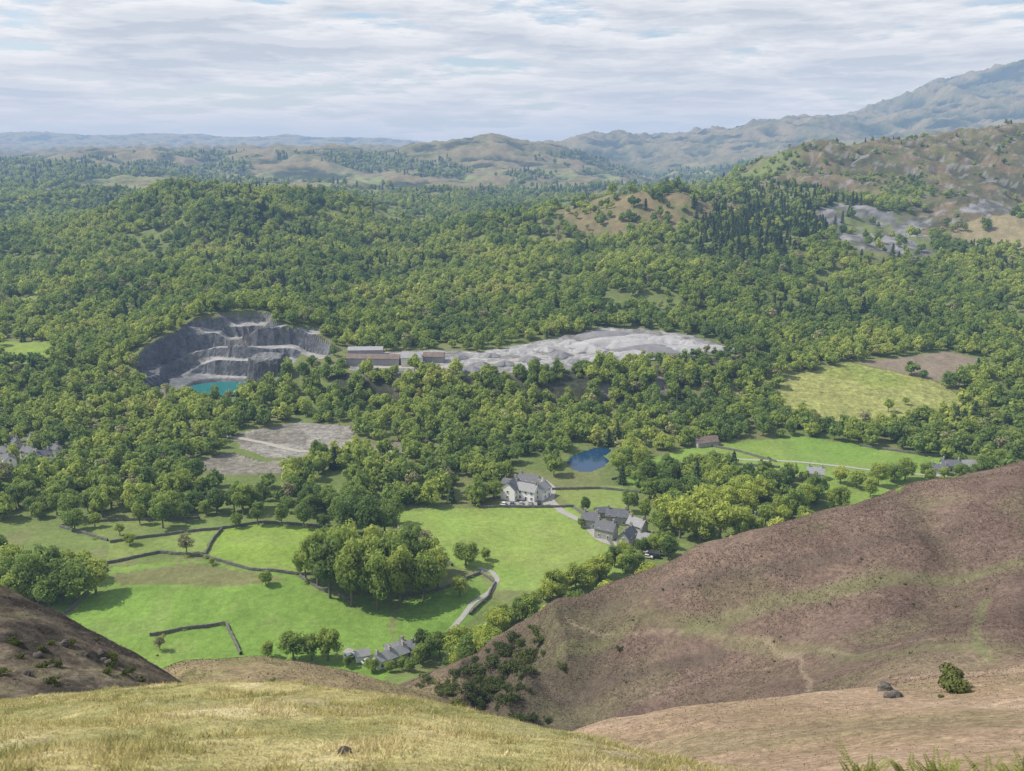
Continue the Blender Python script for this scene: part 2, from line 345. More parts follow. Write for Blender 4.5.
f=math2(nt,'MULTIPLY',f,mx2.outputs[0])
nt.links.new(vscale(nt,at.outputs['Color'],f),bs.inputs['Base Color']); bs.inputs['Roughness'].default_value=.95; bs.inputs['Specular IOR Level'].default_value=.05
bu=N(nt,'ShaderNodeBump'); bu.inputs['Strength'].default_value=.55; bu.inputs['Distance'].default_value=.6
nt.links.new(math2(nt,'ADD',noise(nt,pos,.9,5,.75),math2(nt,'MULTIPLY',noise(nt,pos,.12,5,.65),math2(nt,'MULTIPLY',sx.outputs[1],6.0))),bu.inputs['Height']); nt.links.new(bu.outputs[0],bs.inputs['Normal'])

def simple(name,col,rough=.85,var=.3,scale=1.5,bump=0,metal=0,spec=.2):
    m,nt,b=mat(name); tc=N(nt,'ShaderNodeTexCoord')
    v=tc.outputs['Object']
    f=mrange(nt,noise(nt,v,scale,5,.7),.3,.7,1-var,1+var)
    rgb=N(nt,'ShaderNodeRGB'); rgb.outputs[0].default_value=(*col,1)
    nt.links.new(vscale(nt,rgb.outputs[0],f),b.inputs['Base Color']); b.inputs['Roughness'].default_value=rough; b.inputs['Metallic'].default_value=metal; b.inputs['Specular IOR Level'].default_value=spec
    if bump:
        bb=N(nt,'ShaderNodeBump'); bb.inputs['Strength'].default_value=bump; bb.inputs['Distance'].default_value=.1
        nt.links.new(noise(nt,v,scale*2,5,.7),bb.inputs['Height']); nt.links.new(bb.outputs[0],b.inputs['Normal'])
    return m
def leafmat(name,stops,locscale=.012,transl=.4,off=.14,rnd=.52):
    m,nt,b=mat(name); nt.nodes.remove(b); oi=N(nt,'ShaderNodeObjectInfo'); g=N(nt,'ShaderNodeNewGeometry')
    nz=noise(nt,g.outputs['Position'],locscale,2)
    f=math2(nt,'ADD',math2(nt,'MULTIPLY',oi.outputs['Random'],rnd),math2(nt,'MULTIPLY',math2(nt,'SUBTRACT',nz,.5),1.9))
    f=math2(nt,'ADD',f,off)
    cr=N(nt,'ShaderNodeValToRGB'); e=cr.color_ramp.elements
    while len(e)<len(stops): e.new(.5)
    for i,(p,c) in enumerate(stops): e[i].position=p; e[i].color=(*c,1)
    nt.links.new(f,cr.inputs[0])
    at=N(nt,'ShaderNodeAttribute'); at.attribute_name='shade'
    col=vscale(nt,cr.outputs[0],at.outputs['Fac'])
    df=N(nt,'ShaderNodeBsdfDiffuse'); nt.links.new(col,df.inputs['Color'])
    tr=N(nt,'ShaderNodeBsdfTranslucent'); nt.links.new(vscale(nt,col,1.4),tr.inputs['Color'])
    mxs=N(nt,'ShaderNodeMixShader'); mxs.inputs[0].default_value=transl
    nt.links.new(df.outputs[0],mxs.inputs[1]); nt.links.new(tr.outputs[0],mxs.inputs[2])
    nt.links.new(mxs.outputs[0],nt.nodes['Material Output'].inputs['Surface']); return m
LS=[(0,(.15,.22,.07)),(.25,(.215,.295,.082)),(.5,(.3,.37,.092)),(.78,(.41,.46,.12)),(1,(.38,.38,.14))]
LEAF=leafmat('broadleaf_foliage',LS,transl=.48)
LIME=leafmat('lime_foliage',[(0,(.3,.37,.085)),(.5,(.4,.45,.105)),(1,(.47,.49,.14))],transl=.45)
CONI=leafmat('conifer_foliage',[(0,(.07,.11,.052)),(.5,(.1,.148,.063)),(1,(.14,.185,.075))],transl=.3)
TWIG=leafmat('twig_foliage',[(0,(.26,.25,.14)),(.5,(.33,.33,.16)),(1,(.34,.37,.15))],transl=.25)
GORSE=leafmat('shrub_foliage',[(0,(.08,.105,.04)),(.5,(.125,.15,.05)),(1,(.2,.215,.07))],transl=.3)
FERN=leafmat('fern_foliage',[(0,(.2,.25,.06)),(1,(.26,.29,.08))],transl=.4)
BARK=simple('bark',(.17,.15,.12),.9,.4,3)
BRK=leafmat('dead_bracken',[(0,(.13,.095,.077)),(.5,(.182,.138,.106)),(1,(.25,.19,.14))],transl=.2,locscale=.05)
GRS=leafmat('grass_blades',[(0,(.27,.29,.11)),(.45,(.45,.4,.19)),(1,(.6,.52,.32))],transl=.35,locscale=.45)
def mesh_np(name,v,f,mats,smooth=False,shade=None):
    me=bpy.data.meshes.new(name); v=np.asarray(v,np.float32); f=np.asarray(f,np.int32)
    me.vertices.add(len(v)); me.vertices.foreach_set('co',v.ravel())
    me.loops.add(f.size); me.loops.foreach_set('vertex_index',f.ravel())
    me.polygons.add(len(f)); me.polygons.foreach_set('loop_start',np.arange(0,f.size,f.shape[1],dtype=np.int32))
    for m in mats: me.materials.append(m)
    me.update(calc_edges=True)
    me.polygons.foreach_set('use_smooth',np.full(len(f),smooth) if np.isscalar(smooth) else smooth)
    if shade is not None:
        a=me.attributes.new('shade','FLOAT','POINT'); a.data.foreach_set('value',np.asarray(shade,np.float32))
    return me
def obj(name,me,loc=(0,0,0),rz=0,sc_=None,parent=None,**props):
    o=bpy.data.objects.new(name,me); o.location=loc; o.rotation_euler=(0,0,rz)
    if sc_ is not None: o.scale=sc_ if hasattr(sc_,'__len__') else (sc_,)*3
    if parent is not None: o.parent=parent
    for a,v in props.items(): o[a]=v
    COL.objects.link(o); return o
idx=np.arange(NR*NC).reshape(NR,NC)
fc=np.stack([idx[:-1,:-1],idx[:-1,1:],idx[1:,1:],idx[1:,:-1]],-1).reshape(-1,4)
smf=~(inpit[:-1,:-1].ravel())
gme=mesh_np('ground',np.stack([X,YY,Z],-1).reshape(-1,3),fc,[gm],smf)
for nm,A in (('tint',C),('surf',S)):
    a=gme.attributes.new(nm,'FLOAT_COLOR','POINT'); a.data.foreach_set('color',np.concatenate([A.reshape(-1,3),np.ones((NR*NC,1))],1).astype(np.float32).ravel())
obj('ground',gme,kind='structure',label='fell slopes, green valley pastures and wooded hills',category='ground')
def water(name,poly,z,col,label,spec=.5):
    m,nt,b=mat(name+'_surface'); b.inputs['Base Color'].default_value=(*col,1); b.inputs['Roughness'].default_value=.08; b.inputs['Specular IOR Level'].default_value=spec
    bu=N(nt,'ShaderNodeBump'); bu.inputs['Strength'].default_value=.25; bu.inputs['Distance'].default_value=.05
    g=N(nt,'ShaderNodeNewGeometry'); nt.links.new(noise(nt,g.outputs['Position'],2,3),bu.inputs['Height']); nt.links.new(bu.outputs[0],b.inputs['Normal'])
    me=bpy.data.meshes.new(name); me.from_pydata([(p[0],p[1],z) for p in poly],[],[list(range(len(poly)))]); me.materials.append(m)
    obj(name,me,kind='structure',label=label,category='water')
c=pond.mean(0); water('pond_water',c+(pond-c)*1.08,pond_z,(.015,.05,.11),'small dark blue pond between trees and pasture',.3)  # blue of the reflected sky is put into the base colour
th=np.linspace(0,2*math.pi,40,endpoint=False)
water('quarry_pool_water',np.stack([PC[0]+24*np.cos(th),PC[1]-2+20*np.sin(th)],1),-.8,(.02,.16,.16),'turquoise flooded pool at the bottom of the quarry',.2)
ROAD=simple('road_asphalt',(.32,.31,.29),.9,.15,.8); TRACK=simple('gravel_track',(.34,.32,.28),.95,.25,.8)
def strip(name,line,w,m,label,lift=.12):
    pts=np.array([survey(*p) for p in line])
    t=np.linspace(0,len(pts)-1,len(pts)*14); P=np.stack([np.interp(t,np.arange(len(pts)),pts[:,i]) for i in (0,1)],1)
    for _ in range(6): P[1:-1]=(P[:-2]+2*P[1:-1]+P[2:])/4
    T=np.gradient(P,axis=0); T/=np.linalg.norm(T,axis=1)[:,None]+1e-9; Nn=np.stack([-T[:,1],T[:,0]],1)
    V=[];nx=5
    for a in np.linspace(-.5,.5,nx):
        q=P+Nn*w*a; V.append(np.stack([q[:,0],q[:,1],gz(q[:,0],q[:,1])+lift],1))
    V=np.stack(V,1); n=len(P); id2=np.arange(n*nx).reshape(n,nx)
    ff=np.stack([id2[:-1,:-1],id2[:-1,1:],id2[1:,1:],id2[1:,:-1]],-1).reshape(-1,4)
    obj(name,mesh_np(name,V.reshape(-1,3),ff,[m],True),kind='structure',label=label,category='road')
strip('road',[(540,478),(553,488),(550,500),(562,512),(584,522),(600,540),(640,552),(668,548)],3.6,ROAD,'pale lane running past the white inn to the slate hamlet')
strip('car_park',[(500,504),(520,505),(548,502)],7,ROAD,'pale car park in front of the white inn')
strip('lane',[(478,568),(492,572),(498,580),(490,592),(474,602),(462,618),(440,640),(415,656)],2.0,ROAD,'narrow pale lane curving between pastures')
strip('lane',[(345,650),(362,656),(380,660)],3,ROAD,'pale lane beside whitewashed cottages')
strip('track',[(160,420),(200,432),(250,440),(300,452),(350,448),(420,455),(460,462)],3.5,TRACK,'stony quarry track through woodland')
strip('track',[(720,458),(800,462),(870,470),(940,476)],2.2,TRACK,'pale farm track crossing green pasture')
strip('track',[(352,364),(380,367),(430,368),(500,362),(580,352)],6,TRACK,'pale haul road through the quarry works')
# ---------------------------------------------------------------- dry stone walls
STONE=simple('dry_stone',(.15,.145,.13),.95,.45,1.6,.8)
WL=[]
def wall(line,h=1.2,label='grey dry stone wall dividing green pastures'):
    pts=np.array([survey(*p) for p in line]); L=np.r_[0,np.cumsum(np.hypot(*np.diff(pts,axis=0).T))]
    n=max(4,int(L[-1]/1.2)); t=np.linspace(0,L[-1],n); P=np.stack([np.interp(t,L,pts[:,i]) for i in (0,1)],1)
    P+= (rng.random(P.shape)-.5)*.2; WL.append(P)
    T=np.gradient(P,axis=0); T/=np.linalg.norm(T,axis=1)[:,None]+1e-9; Nn=np.stack([-T[:,1],T[:,0]],1)
    g=gz(P[:,0],P[:,1]); prof=[(-.42,-.5),(-.36,.5),(-.22,1),(.22,1),(.36,.5),(.42,-.5)]
    V=np.zeros((n,6,3))
    for q,(a,b) in enumerate(prof):
        V[:,q,:2]=P+Nn*(a+(rng.random((n,1))-.5)*.1); V[:,q,2]=g+(b*h if b>0 else -.5)+(rng.random(n)-.5)*.22*(b==1)
    id2=np.arange(n*6).reshape(n,6); ff=np.stack([id2[:-1,:-1],id2[:-1,1:],id2[1:,1:],id2[1:,:-1]],-1).reshape(-1,4)
    obj('dry_stone_wall',mesh_np('dry_stone_wall',V.reshape(-1,3),ff,[STONE]),label=label,category='wall',group='dry stone field walls')
for l in [[(92,566),(118,562),(160,553),(204,557),(250,570),(300,575),(335,576)],[(205,556),(213,540),(222,530)],[(110,543),(160,536),(200,531),(222,529)],[(222,529),(262,523),(340,528)],[(60,527),(108,541)],[(60,527),(110,521),(200,519)],
          [(60,618),(75,606),(88,592)],[(150,636),(190,629),(226,624),(234,640),(241,655)],[(574,508),(592,520),(614,548)],[(480,572),(495,583),(488,598),(470,615)],
          [(480,508),(574,507)],[(612,480),(660,468),(700,463),(780,468)],[(700,444),(740,452),(776,462)],
          [(860,446),(900,452),(948,458)],[(552,490),(600,489),(640,493)],[(398,598),(440,590),(480,574)],[(40,604),(80,588),(108,570)],[(780,421),(850,424),(900,426),(958,412)],[(300,577),(320,590),(350,600)],[(386,513),(400,530),(430,545),(452,566)]]:
    wall(l)
# ---------------------------------------------------------------- buildings
WHITE=simple('white_render',(.88,.87,.85),.8,.04,.6); GSTONE=simple('slate_stone_wall',(.36,.355,.34),.9,.3,1.5,.4); CREAM=simple('cream_render',(.74,.7,.62),.8,.08,.6)
SLATE=simple('slate_roof',(.13,.135,.15),.65,.25,1.2,.3); SLATE2=simple('pale_slate_roof',(.27,.275,.285),.65,.2,1.2,.3); RUST=simple('brown_sheet_roof',(.18,.14,.12),.8,.3,.5); GRSH=simple('grey_sheet_roof',(.3,.3,.31),.6,.15,.4)
GLASS=simple('window_glass',(.03,.035,.045),.15,.1,1,spec=.6); FRAME=simple('white_frame',(.7,.7,.68),.6,.05,1); DOOR=simple('painted_door',(.08,.12,.1),.6,.1,1); POT=simple('clay_pot',(.35,.16,.09),.8,.2,4)
def boxes(name,bx,mats):
    v=[];f=[];mi=[]
    for (cx,cy,cz,sx_,sy_,sz_,mm) in bx:
        o=len(v)
        for a in (-.5,.5):
            for b in (-.5,.5):
                for c_ in (-.5,.5): v.append((cx+a*sx_,cy+b*sy_,cz+c_*sz_))
        for q in ((0,1,3,2),(4,6,7,5),(0,4,5,1),(2,3,7,6),(0,2,6,4),(1,5,7,3)): f.append([o+i for i in q]); mi.append(mm)
    me=bpy.data.meshes.new(name); me.from_pydata(v,[],f)
    for m in mats: me.materials.append(m)
    me.polygons.foreach_set('material_index',mi); return me
WINM=boxes('window',[(0,0,0,.95,.06,1.25,1),(0,-.045,.69,1.15,.09,.12,0),(0,-.06,-.69,1.25,.12,.12,0),(-.53,-.045,0,.11,.09,1.25,0),(.53,-.045,0,.11,.09,1.25,0),(0,-.045,0,.06,.03,1.25,0),(0,-.047,.0,.95,.03,.06,0)],[FRAME,GLASS])
DOORM=boxes('door',[(0,0,1.0,.95,.08,2.0,1),(-.54,-.03,1.0,.12,.12,2.0,0),(.54,-.03,1.0,.12,.12,2.0,0),(0,-.03,2.06,1.2,.12,.12,0)],[FRAME,DOOR])
CHM=boxes('chimney',[(0,0,0,1.1,.6,2.0,0),(0,0,1.06,1.25,.75,.12,0),(-.28,0,1.28,.22,.22,.35,1),(.28,0,1.28,.22,.22,.35,1)],[GSTONE,POT])
def house(x,y,L,Wd,hh,rot,wm,rm,label,name='house',rh=None,chim=2,wins=True,cat='house',dz=0):
    P=survey(x,y,300 if y<600 else 236)
    z=float(gz(P[0],P[1]))+dz; rh=rh if rh else Wd*.42; r=math.radians(rot)
    e=obj(name,None,(P[0],P[1],z),r,label=label,category=cat); e.empty_display_size=1
    a,b=L/2,Wd/2
    v=[(-a,-b,-2),(a,-b,-2),(a,b,-2),(-a,b,-2),(-a,-b,hh),(a,-b,hh),(a,b,hh),(-a,b,hh),(-a,0,hh+rh),(a,0,hh+rh)]
    f=[(0,1,5,4),(2,3,7,6),(1,2,6,9,5),(3,0,4,8,7),(4,5,9,8),(6,7,8,9)]
    me=bpy.data.meshes.new('wall'); me.from_pydata(v,[],f); me.materials.append(wm); obj('wall',me,parent=e)
    o=.4; s=rh/b; th_=.18; v=[];f=[]
    for sg in (-1,1):
        k=len(v)
        for xx in (-a-o,a+o):
            v+= [(xx,0,hh+rh+.06),(xx,sg*(b+o),hh-s*o+.06),(xx,sg*(b+o),hh-s*o+.06+th_),(xx,0,hh+rh+.06+th_)]
        f+=[(k,k+1,k+5,k+4),(k+1,k+2,k+6,k+5),(k+2,k+3,k+7,k+6),(k,k+3,k+2,k+1),(k+4,k+5,k+6,k+7)]
    me=bpy.data.meshes.new('roof'); me.from_pydata(v,[],f); me.materials.append(rm); ro=obj('roof',me,parent=e)
    for i in range(chim):
        obj('chimney',CHM,((-a+.9) if i==0 else (a-.9),0,hh+rh+.4),math.pi/2,parent=ro)
    if wins:
        rows=[1.5,4.1] if hh>4.1 else [1.4]
        n=max(2,int(L/3.0))
        for iz,zz in enumerate(rows):
            for i in range(n):
                xx=-a+L*(i+.5)/n
                if iz==0 and i==n//2: obj('door',DOORM,(xx,-b-.04,0),0,parent=e)
                else: obj('window',WINM,(xx,-b-.035,zz),0,parent=e)
                if i%2==0: obj('window',WINM,(xx,b+.035,zz),math.pi,parent=e)
            obj('window',WINM,(a+.035,0,zz),math.pi/2,parent=e); obj('window',WINM,(-a-.035,0,zz),-math.pi/2,parent=e)
    return P
HS=[]
def H(*a,**k): HS.append(house(*a,**k))
H(512,497,9,7.5,5.6,62,WHITE,SLATE,'white gabled inn with slate roof beside the lane',cat='inn',rh=3.2)
H(526,498,12,6.5,5.0,-28,WHITE,SLATE2,'white middle range of the inn with pale slate roof',rh=2.6)
H(541,497,8,6.5,4.6,60,WHITE,SLATE2,'white gabled wing of the inn with pale slate roof',rh=2.6)
H(529,488,10,6,4.6,-28,WHITE,SLATE,'white rear range of the inn',rh=2.6,chim=1)
H(509,488,6,4.5,3.0,-24,GSTONE,SLATE,'grey stone outbuilding behind the white inn',chim=0)
H(591,526,7.5,5.6,4.0,-20,GSTONE,SLATE,'dark slate stone cottage at the edge of the pasture',rh=2.6)
H(606,537,8.5,5.6,4.4,-30,GSTONE,SLATE,'grey stone house with steep slate roof',rh=3.0)
H(627,545,8.5,5.6,4.4,58,GSTONE,SLATE,'grey stone house with its gable facing the fell',rh=3.0)
H(617,523,9.5,5.6,4.2,-12,GSTONE,SLATE,'low slate roofed terrace in the hamlet',chim=2,rh=2.6)
H(637,532,7.5,5.2,4.0,-40,GSTONE,SLATE2,'small slate roofed house among trees',rh=2.5)
H(646,546,6.5,4.8,3.8,-25,CREAM,SLATE2,'small pale cottage with light slate roof')
H(655,552,5,3.6,2.4,-25,WHITE,GRSH,'low white garage beside the hamlet',chim=0,wins=False,cat='garage')
H(602,516,6,4,2.6,10,GSTONE,SLATE,'low stone barn with slate roof',chim=0,cat='barn')
H(384,665,6.2,4.2,3.0,35,WHITE,SLATE2,'whitewashed cottage with pale slate roof')
H(397,661,6.6,4.2,3.2,38,GSTONE,SLATE2,'grey stone cottage with pale slate roof by the lane')
H(408,654,5.5,4.0,3.2,-20,WHITE,SLATE,'white cottage partly hidden by trees')
H(392,654,4.5,3.6,2.4,20,GSTONE,SLATE2,'small stone outbuilding beside the lane',chim=0)
H(362,659,4.2,3.2,2.1,20,WHITE,GRSH,'small white garage beside the lane',chim=0,wins=False,cat='garage')
for i,(x,y,w,r) in enumerate([(3,458,WHITE,20),(16,449,GSTONE,-10),(30,458,WHITE,5),(44,462,WHITE,70),(54,455,CREAM,15),(10,466,WHITE,-20),(36,447,WHITE,0)]):
    H(x,y,7.5,5.5,4.2,r-30,w,SLATE,'village house with %s walls and slate roof'%({WHITE:'white',GSTONE:'grey stone',CREAM:'cream'}[w]))
H(705,445,13,7,2.6,20,GSTONE,RUST,'stone barn with rusty brown roof in pasture',chim=0,wins=False,cat='barn',rh=2.4)
H(748,528,7,5.5,4.2,-20,WHITE,SLATE,'white cottage among garden trees')
H(790,512,9,6,4.2,10,GSTONE,SLATE,'stone farmhouse among trees below the fell')
H(815,478,8,6,3.4,-20,CREAM,SLATE2,'pale farmhouse by the field track')
H(938,474,8,5,3.2,-20,WHITE,SLATE,'low white farmhouse among trees behind the fell')
H(950,470,9,5.5,3.2,-15,GSTONE,SLATE,'grey farmhouse with slate roof among trees')
H(968,469,9,5.5,2.6,5,GSTONE,GRSH,'low farm building with grey sheet roof',chim=0,cat='barn')
H(374,363,36,10,4.2,-3,GRSH,RUST,'long quarry shed with brown sheet roof',name='quarry_shed',chim=0,wins=False,cat='shed',rh=2)
H(411,364,13,11,5.5,5,CREAM,GRSH,'pale quarry processing shed with grey roof',name='quarry_shed',chim=0,wins=False,cat='shed',rh=2.5)
H(434,361,14,9,4,-5,GRSH,RUST,'quarry workshop with brown sheet roof',name='quarry_shed',chim=0,wins=False,cat='shed',rh=2.2)
H(366,355,24,9,4.4,3,GRSH,GRSH,'grey roofed quarry store beside the sheds',name='quarry_shed',chim=0,wins=False,cat='shed',rh=1.6)
# ---------------------------------------------------------------- cars
TYRE=simple('tyre_rubber',(.02,.02,.02),.8,.1,3)
def paint(nm,c): return simple(nm,c,.3,.03,1,spec=.5)
def carmesh(pm):
    prof=[(-2.1,.35),(-2.15,.75),(-2.0,.95),(-1.7,1.0),(-1.25,1.42),(.35,1.45),(1.0,1.0),(1.9,.85),(2.1,.6),(2.1,.35)]
    v=[];n=len(prof)
    for s_,yy in ((-1,-.85),(1,.85)):
        for (px_,pz) in prof: v.append((px_,yy*(1-.18*max(0,(pz-.95)/.5)),pz))
    f=[tuple(range(n))[::-1],tuple(range(n,2*n))]+[(i,(i+1)%n,n+(i+1)%n,n+i) for i in range(n)]
    me=bpy.data.meshes.new('body'); me.from_pydata(v,[],f); me.materials.append(pm); return me
glv=[];glf=[]
for q in ([(-1.72,-.74,1.03),(-1.72,.74,1.03),(-1.3,.66,1.40),(-1.3,-.66,1.40)],[(.42,-.66,1.44),(.42,.66,1.44),(1.0,.76,1.03),(1.0,-.76,1.03)],[(-1.5,-.855,1.03),(.9,-.855,1.03),(.35,-.74,1.38),(-1.2,-.74,1.38)],[(-1.5,.855,1.03),(-1.2,.74,1.38),(.35,.74,1.38),(.9,.855,1.03)]):
    k=len(glv); glv+=q; glf.append((k,k+1,k+2,k+3))
GLM=bpy.data.meshes.new('window'); GLM.from_pydata([(a*1.01,b*1.015,c_+.015) for a,b,c_ in glv],[],glf); GLM.materials.append(GLASS)
wv=[];wf=[]
for yy in (-.11,.11):
    for i in range(16): wv.append((.33*math.cos(i*math.pi/8),yy,.33*math.sin(i*math.pi/8)))
wf=[tuple(range(16)),tuple(range(16,32))[::-1]]+[(i,16+i,16+(i+1)%16,(i+1)%16) for i in range(16)]
WHM=bpy.data.meshes.new('wheel'); WHM.from_pydata(wv,[],wf); WHM.materials.append(TYRE)
CARS={n:carmesh(paint('paint_'+n,c)) for n,c in dict(white=(.7,.7,.7),silver=(.4,.41,.43),blue=(.04,.08,.25),red=(.35,.03,.03),black=(.03,.03,.035)).items()}
def car(x,y,r,col,where):
    P=survey(x,y); e=obj('parked_car',None,(P[0],P[1],float(gz(*P))+.16),math.radians(r),label=f'{col} hatchback car parked {where}',category='car',group='parked cars')
    obj('body',CARS[col],parent=e); obj('window',GLM,parent=e)
    for a in (-1.35,1.35):
        for b in (-.8,.8): obj('wheel',WHM,(a,b,.33),parent=e)
for i,x in enumerate((504,512,521,530,539)): car(x,505-i*.2,80+i*3,('white','blue','silver','silver','black')[i],'in front of the white inn')
for i,(x,y) in enumerate([(640,556),(648,558),(656,558),(664,555),(660,549),(669,551)]): car(x,y,-30+i*8,('silver','white','black','white','blue','red')[i],'beside the slate hamlet')
for i,(x,y) in enumerate([(350,658),(368,663),(374,660)]): car(x,y,30+i*8,('white','silver','black')[i],'by the lane near the cottages')
# ---------------------------------------------------------------- gravel heaps, boulders
GRAV=simple('crushed_slate',(.33,.33,.335),.95,.25,.15,.3); GRAV2=simple('dark_crushed_slate',(.19,.19,.2),.95,.2,.15,.3); ROCK=simple('fell_rock',(.11,.1,.09),.95,.4,1.5,.8)
def heap(x,y,r,hh,el=1.0):
    P=survey(x,y); n=40; m_=14; V=[(0,0,hh)];ph=rng.random(5)*6; hh*=.9
    for i in range(1,m_):
        q=i/(m_-1)
        for k in range(n):
            a=2*math.pi*k/n; rr=r*q*(1+.16*math.sin(3*a+ph[0])+.1*math.sin(5*a+ph[1])+.06*math.sin(9*a+ph[2])); xx=rr*math.cos(a)*el; yy=rr*math.sin(a)
            V.append((xx,yy,min(hh*.68,hh*(1-q)**.9)+ (rng.random()-.5)*.07*hh*q - (1.0 if i==m_-1 else 0)))
    V[0]=(0,0,hh*.7)
    Fq=[(0,1+k,1+(k+1)%n) for k in range(n)]
    for i in range(m_-2):
        for k in range(n):
            a=1+i*n+k; b=1+i*n+(k+1)%n; Fq.append((a,a+n,b+n,b))
    me=bpy.data.meshes.new('gravel_heap'); me.from_pydata(V,[],Fq); me.materials.append(GRAV2 if rng.random()<.4 else GRAV)
    obj('gravel_heap',me,(P[0],P[1],float(gz(*P))-.2),label='grey heap of crushed slate on quarry floor',category='gravel heap',group='quarry gravel heaps')
for a in [(620,345,22,9,1.8),(590,350,12,5),(650,350,14,6,1.8),(680,350,12,5,1.8),(560,356,9,5),(530,360,8,4.5),(505,364,7,4),(480,366,8,4.5),(600,358,8,4,1.6),(635,354,9,4,1.6),(705,349,12,5,1.8),(575,362,7,3.5),(545,350,8,4.5),(460,358,6,4),(470,370,8,4),(610,338,16,8,1.8),(665,341,13,6,1.5),(492,356,6,3.5),(516,352,7,4),(640,340,12,7,1.7),(455,366,6,4),(530,368,6,3),(690,344,10,5),(570,344,9,5),(612,364,5,2.5)]: heap(*a)
def boulder(P,r,label='grey lichened boulder on the fellside',nm='boulder'):
    import bmesh
    bm=bmesh.new(); bmesh.ops.create_icosphere(bm,subdivisions=3,radius=1)
    s=rng.random(3)*50
    for v in bm.verts:
        n=v.co.copy(); q=float(fbm(np.array(n.x*1.5+s[0]+n.z),np.array(n.y*1.5+s[1]-n.z),int(s[2])+1,3)); v.co=n*(.55+.8*q); v.co.z*=.8
    me=bpy.data.meshes.new(nm); bm.to_mesh(me); bm.free(); me.materials.append(ROCK)
    obj(nm,me,(P[0],P[1],float(gz(*P))+r*.2),rng.random()*6,r,label=label,category='rock')
boulder(survey(885,690,40),1.15); boulder(survey(896,697,40),.8,'low flat boulder on tan grass'); boulder(survey(889,698,40),.7); boulder(survey(345,754,3),.09,'small grey stone in cropped grass')
for q in range(11): boulder(survey(rng.uniform(0,110),rng.uniform(640,684),45),rng.uniform(.15,.4),'dark craggy boulder on the dark rocky slope')
for q in range(14): boulder(survey(rng.uniform(640,1020),rng.uniform(560,690),45),rng.uniform(.2,.45))
# ---------------------------------------------------------------- trees
def leaves(cen,rad,n,size,seed,up=.25,inner=.2,flat=1.0):
    r=np.random.default_rng(seed); cen=np.array(cen); rad=np.array(rad); k=len(cen)
    ci=r.integers(0,k,n); dvec=r.normal(size=(n,3)); dvec/=np.linalg.norm(dvec,axis=1)[:,None]; dvec[:,2]=dvec[:,2]*.9+up*.3
    rr=r.uniform(.78,1.08,n); rr[r.random(n)<inner]*=.55
    p=cen[ci]+dvec*(rad[ci]*rr)[:,None]*np.array([1,1,flat])
    nn=dvec+r.normal(size=(n,3))*.28; nn/=np.linalg.norm(nn,axis=1)[:,None]
    t1=np.cross(nn,r.normal(size=(n,3))); t1/=np.linalg.norm(t1,axis=1)[:,None]; t2=np.cross(nn,t1)
    s=(size*r.uniform(.55,1.3,n))[:,None]; w=s*r.uniform(.6,1,(n,1))
    V=np.stack([p-t1*s,p-t2*w*.8,p+t1*s*.9,p+t2*w],1)
    csh=r.uniform(.84,1.16,k)
    sh=np.repeat(csh[ci]*r.uniform(.9,1.1,n),4)
    return V.reshape(-1,3),sh
def quads(n): return np.arange(n*4).reshape(n,4)
def broad_parts(seed,h_,r_,base,nc,nl,size,mt,lobe=.36,oval=1.0):
    r=np.random.default_rng(seed); cen=[];rad=[]; cz=(h_+base)/2; hz=(h_-base)/2
    for i in range(nc):
        dv=r.normal(size=3); dv/=np.linalg.norm(dv); q=r.uniform(.35,.8)
        wd=1.0 if dv[2]<0 else oval
        cen.append((dv[0]*r_*q*wd,dv[1]*r_*q*wd,cz+dv[2]*hz*q)); rad.append(r_*lobe*r.uniform(.7,1.25))
    V,sh=leaves(cen,rad,nl,size,seed+1)
    V[:,2]=np.maximum(V[:,2],base*.6)
    return cen,mesh_np('crown',V,quads(nl),[mt],False,sh)
def tubes(segs,ns=7):
    V=[];Fq=[]
    for (p,q,r0,r1) in segs:
        p=np.array(p,float);q=np.array(q,float); d_=q-p; d_/=np.linalg.norm(d_)+1e-9; a=np.cross(d_,[.3,.9,.1]); a/=np.linalg.norm(a)+1e-9; b=np.cross(d_,a); o=len(V)
        for P_,R_ in ((p,r0),(q,r1)):
            for i in range(ns):
                t_=2*math.pi*i/ns; V.append(P_+R_*(math.cos(t_)*a+math.sin(t_)*b))
        for i in range(ns): Fq.append((o+i,o+(i+1)%ns,o+ns+(i+1)%ns,o+ns+i))
    return np.array(V),np.array(Fq)
def trunk_mesh(cen,h_,r0,seed,nl=9,twigs=None):
    r=np.random.default_rng(seed); segs=[((0,0,-.6),(.1,.05,h_*.2),r0*1.25,r0*.85),((.1,.05,h_*.2),(.25,-.1,h_*.5),r0*.85,r0*.55),((.25,-.1,h_*.5),(.1,.1,h_*.85),r0*.55,r0*.12)]
    for i in r.permutation(len(cen))[:nl]:
        c_=cen[i]; z0=h_*r.uniform(.2,.5); segs.append(((.15,0,z0),((c_[0]*.55),(c_[1]*.55),z0+(c_[2]-z0)*.6),r0*.4,r0*.22)); segs.append((((c_[0]*.55),(c_[1]*.55),z0+(c_[2]-z0)*.6),c_,r0*.22,r0*.07))
    if twigs: segs+=twigs
    v,f=tubes(segs,5); return mesh_np('trunk',v,f,[BARK],True)
TPL=[]
specs=[(12,5.2,2.2,40,3600,.42,LEAF,.34,1),(13,4.6,2.5,36,3200,.42,LEAF,.34,.85),(11,5.6,1.8,46,4000,.42,LEAF,.3,1),(14,4.8,3,40,3400,.42,LEAF,.32,.9),(10,4.4,1.8,34,2800,.42,LEAF,.36,1)]
for i,s in enumerate(specs):
    cen,cr=broad_parts(50+i*7,*s); TPL.append((trunk_mesh(cen,s[0],.38,i),cr,'broadleaf'))
cen,cr=broad_parts(91,11,4.6,2,60,1500,.3,TWIG,.2,1)
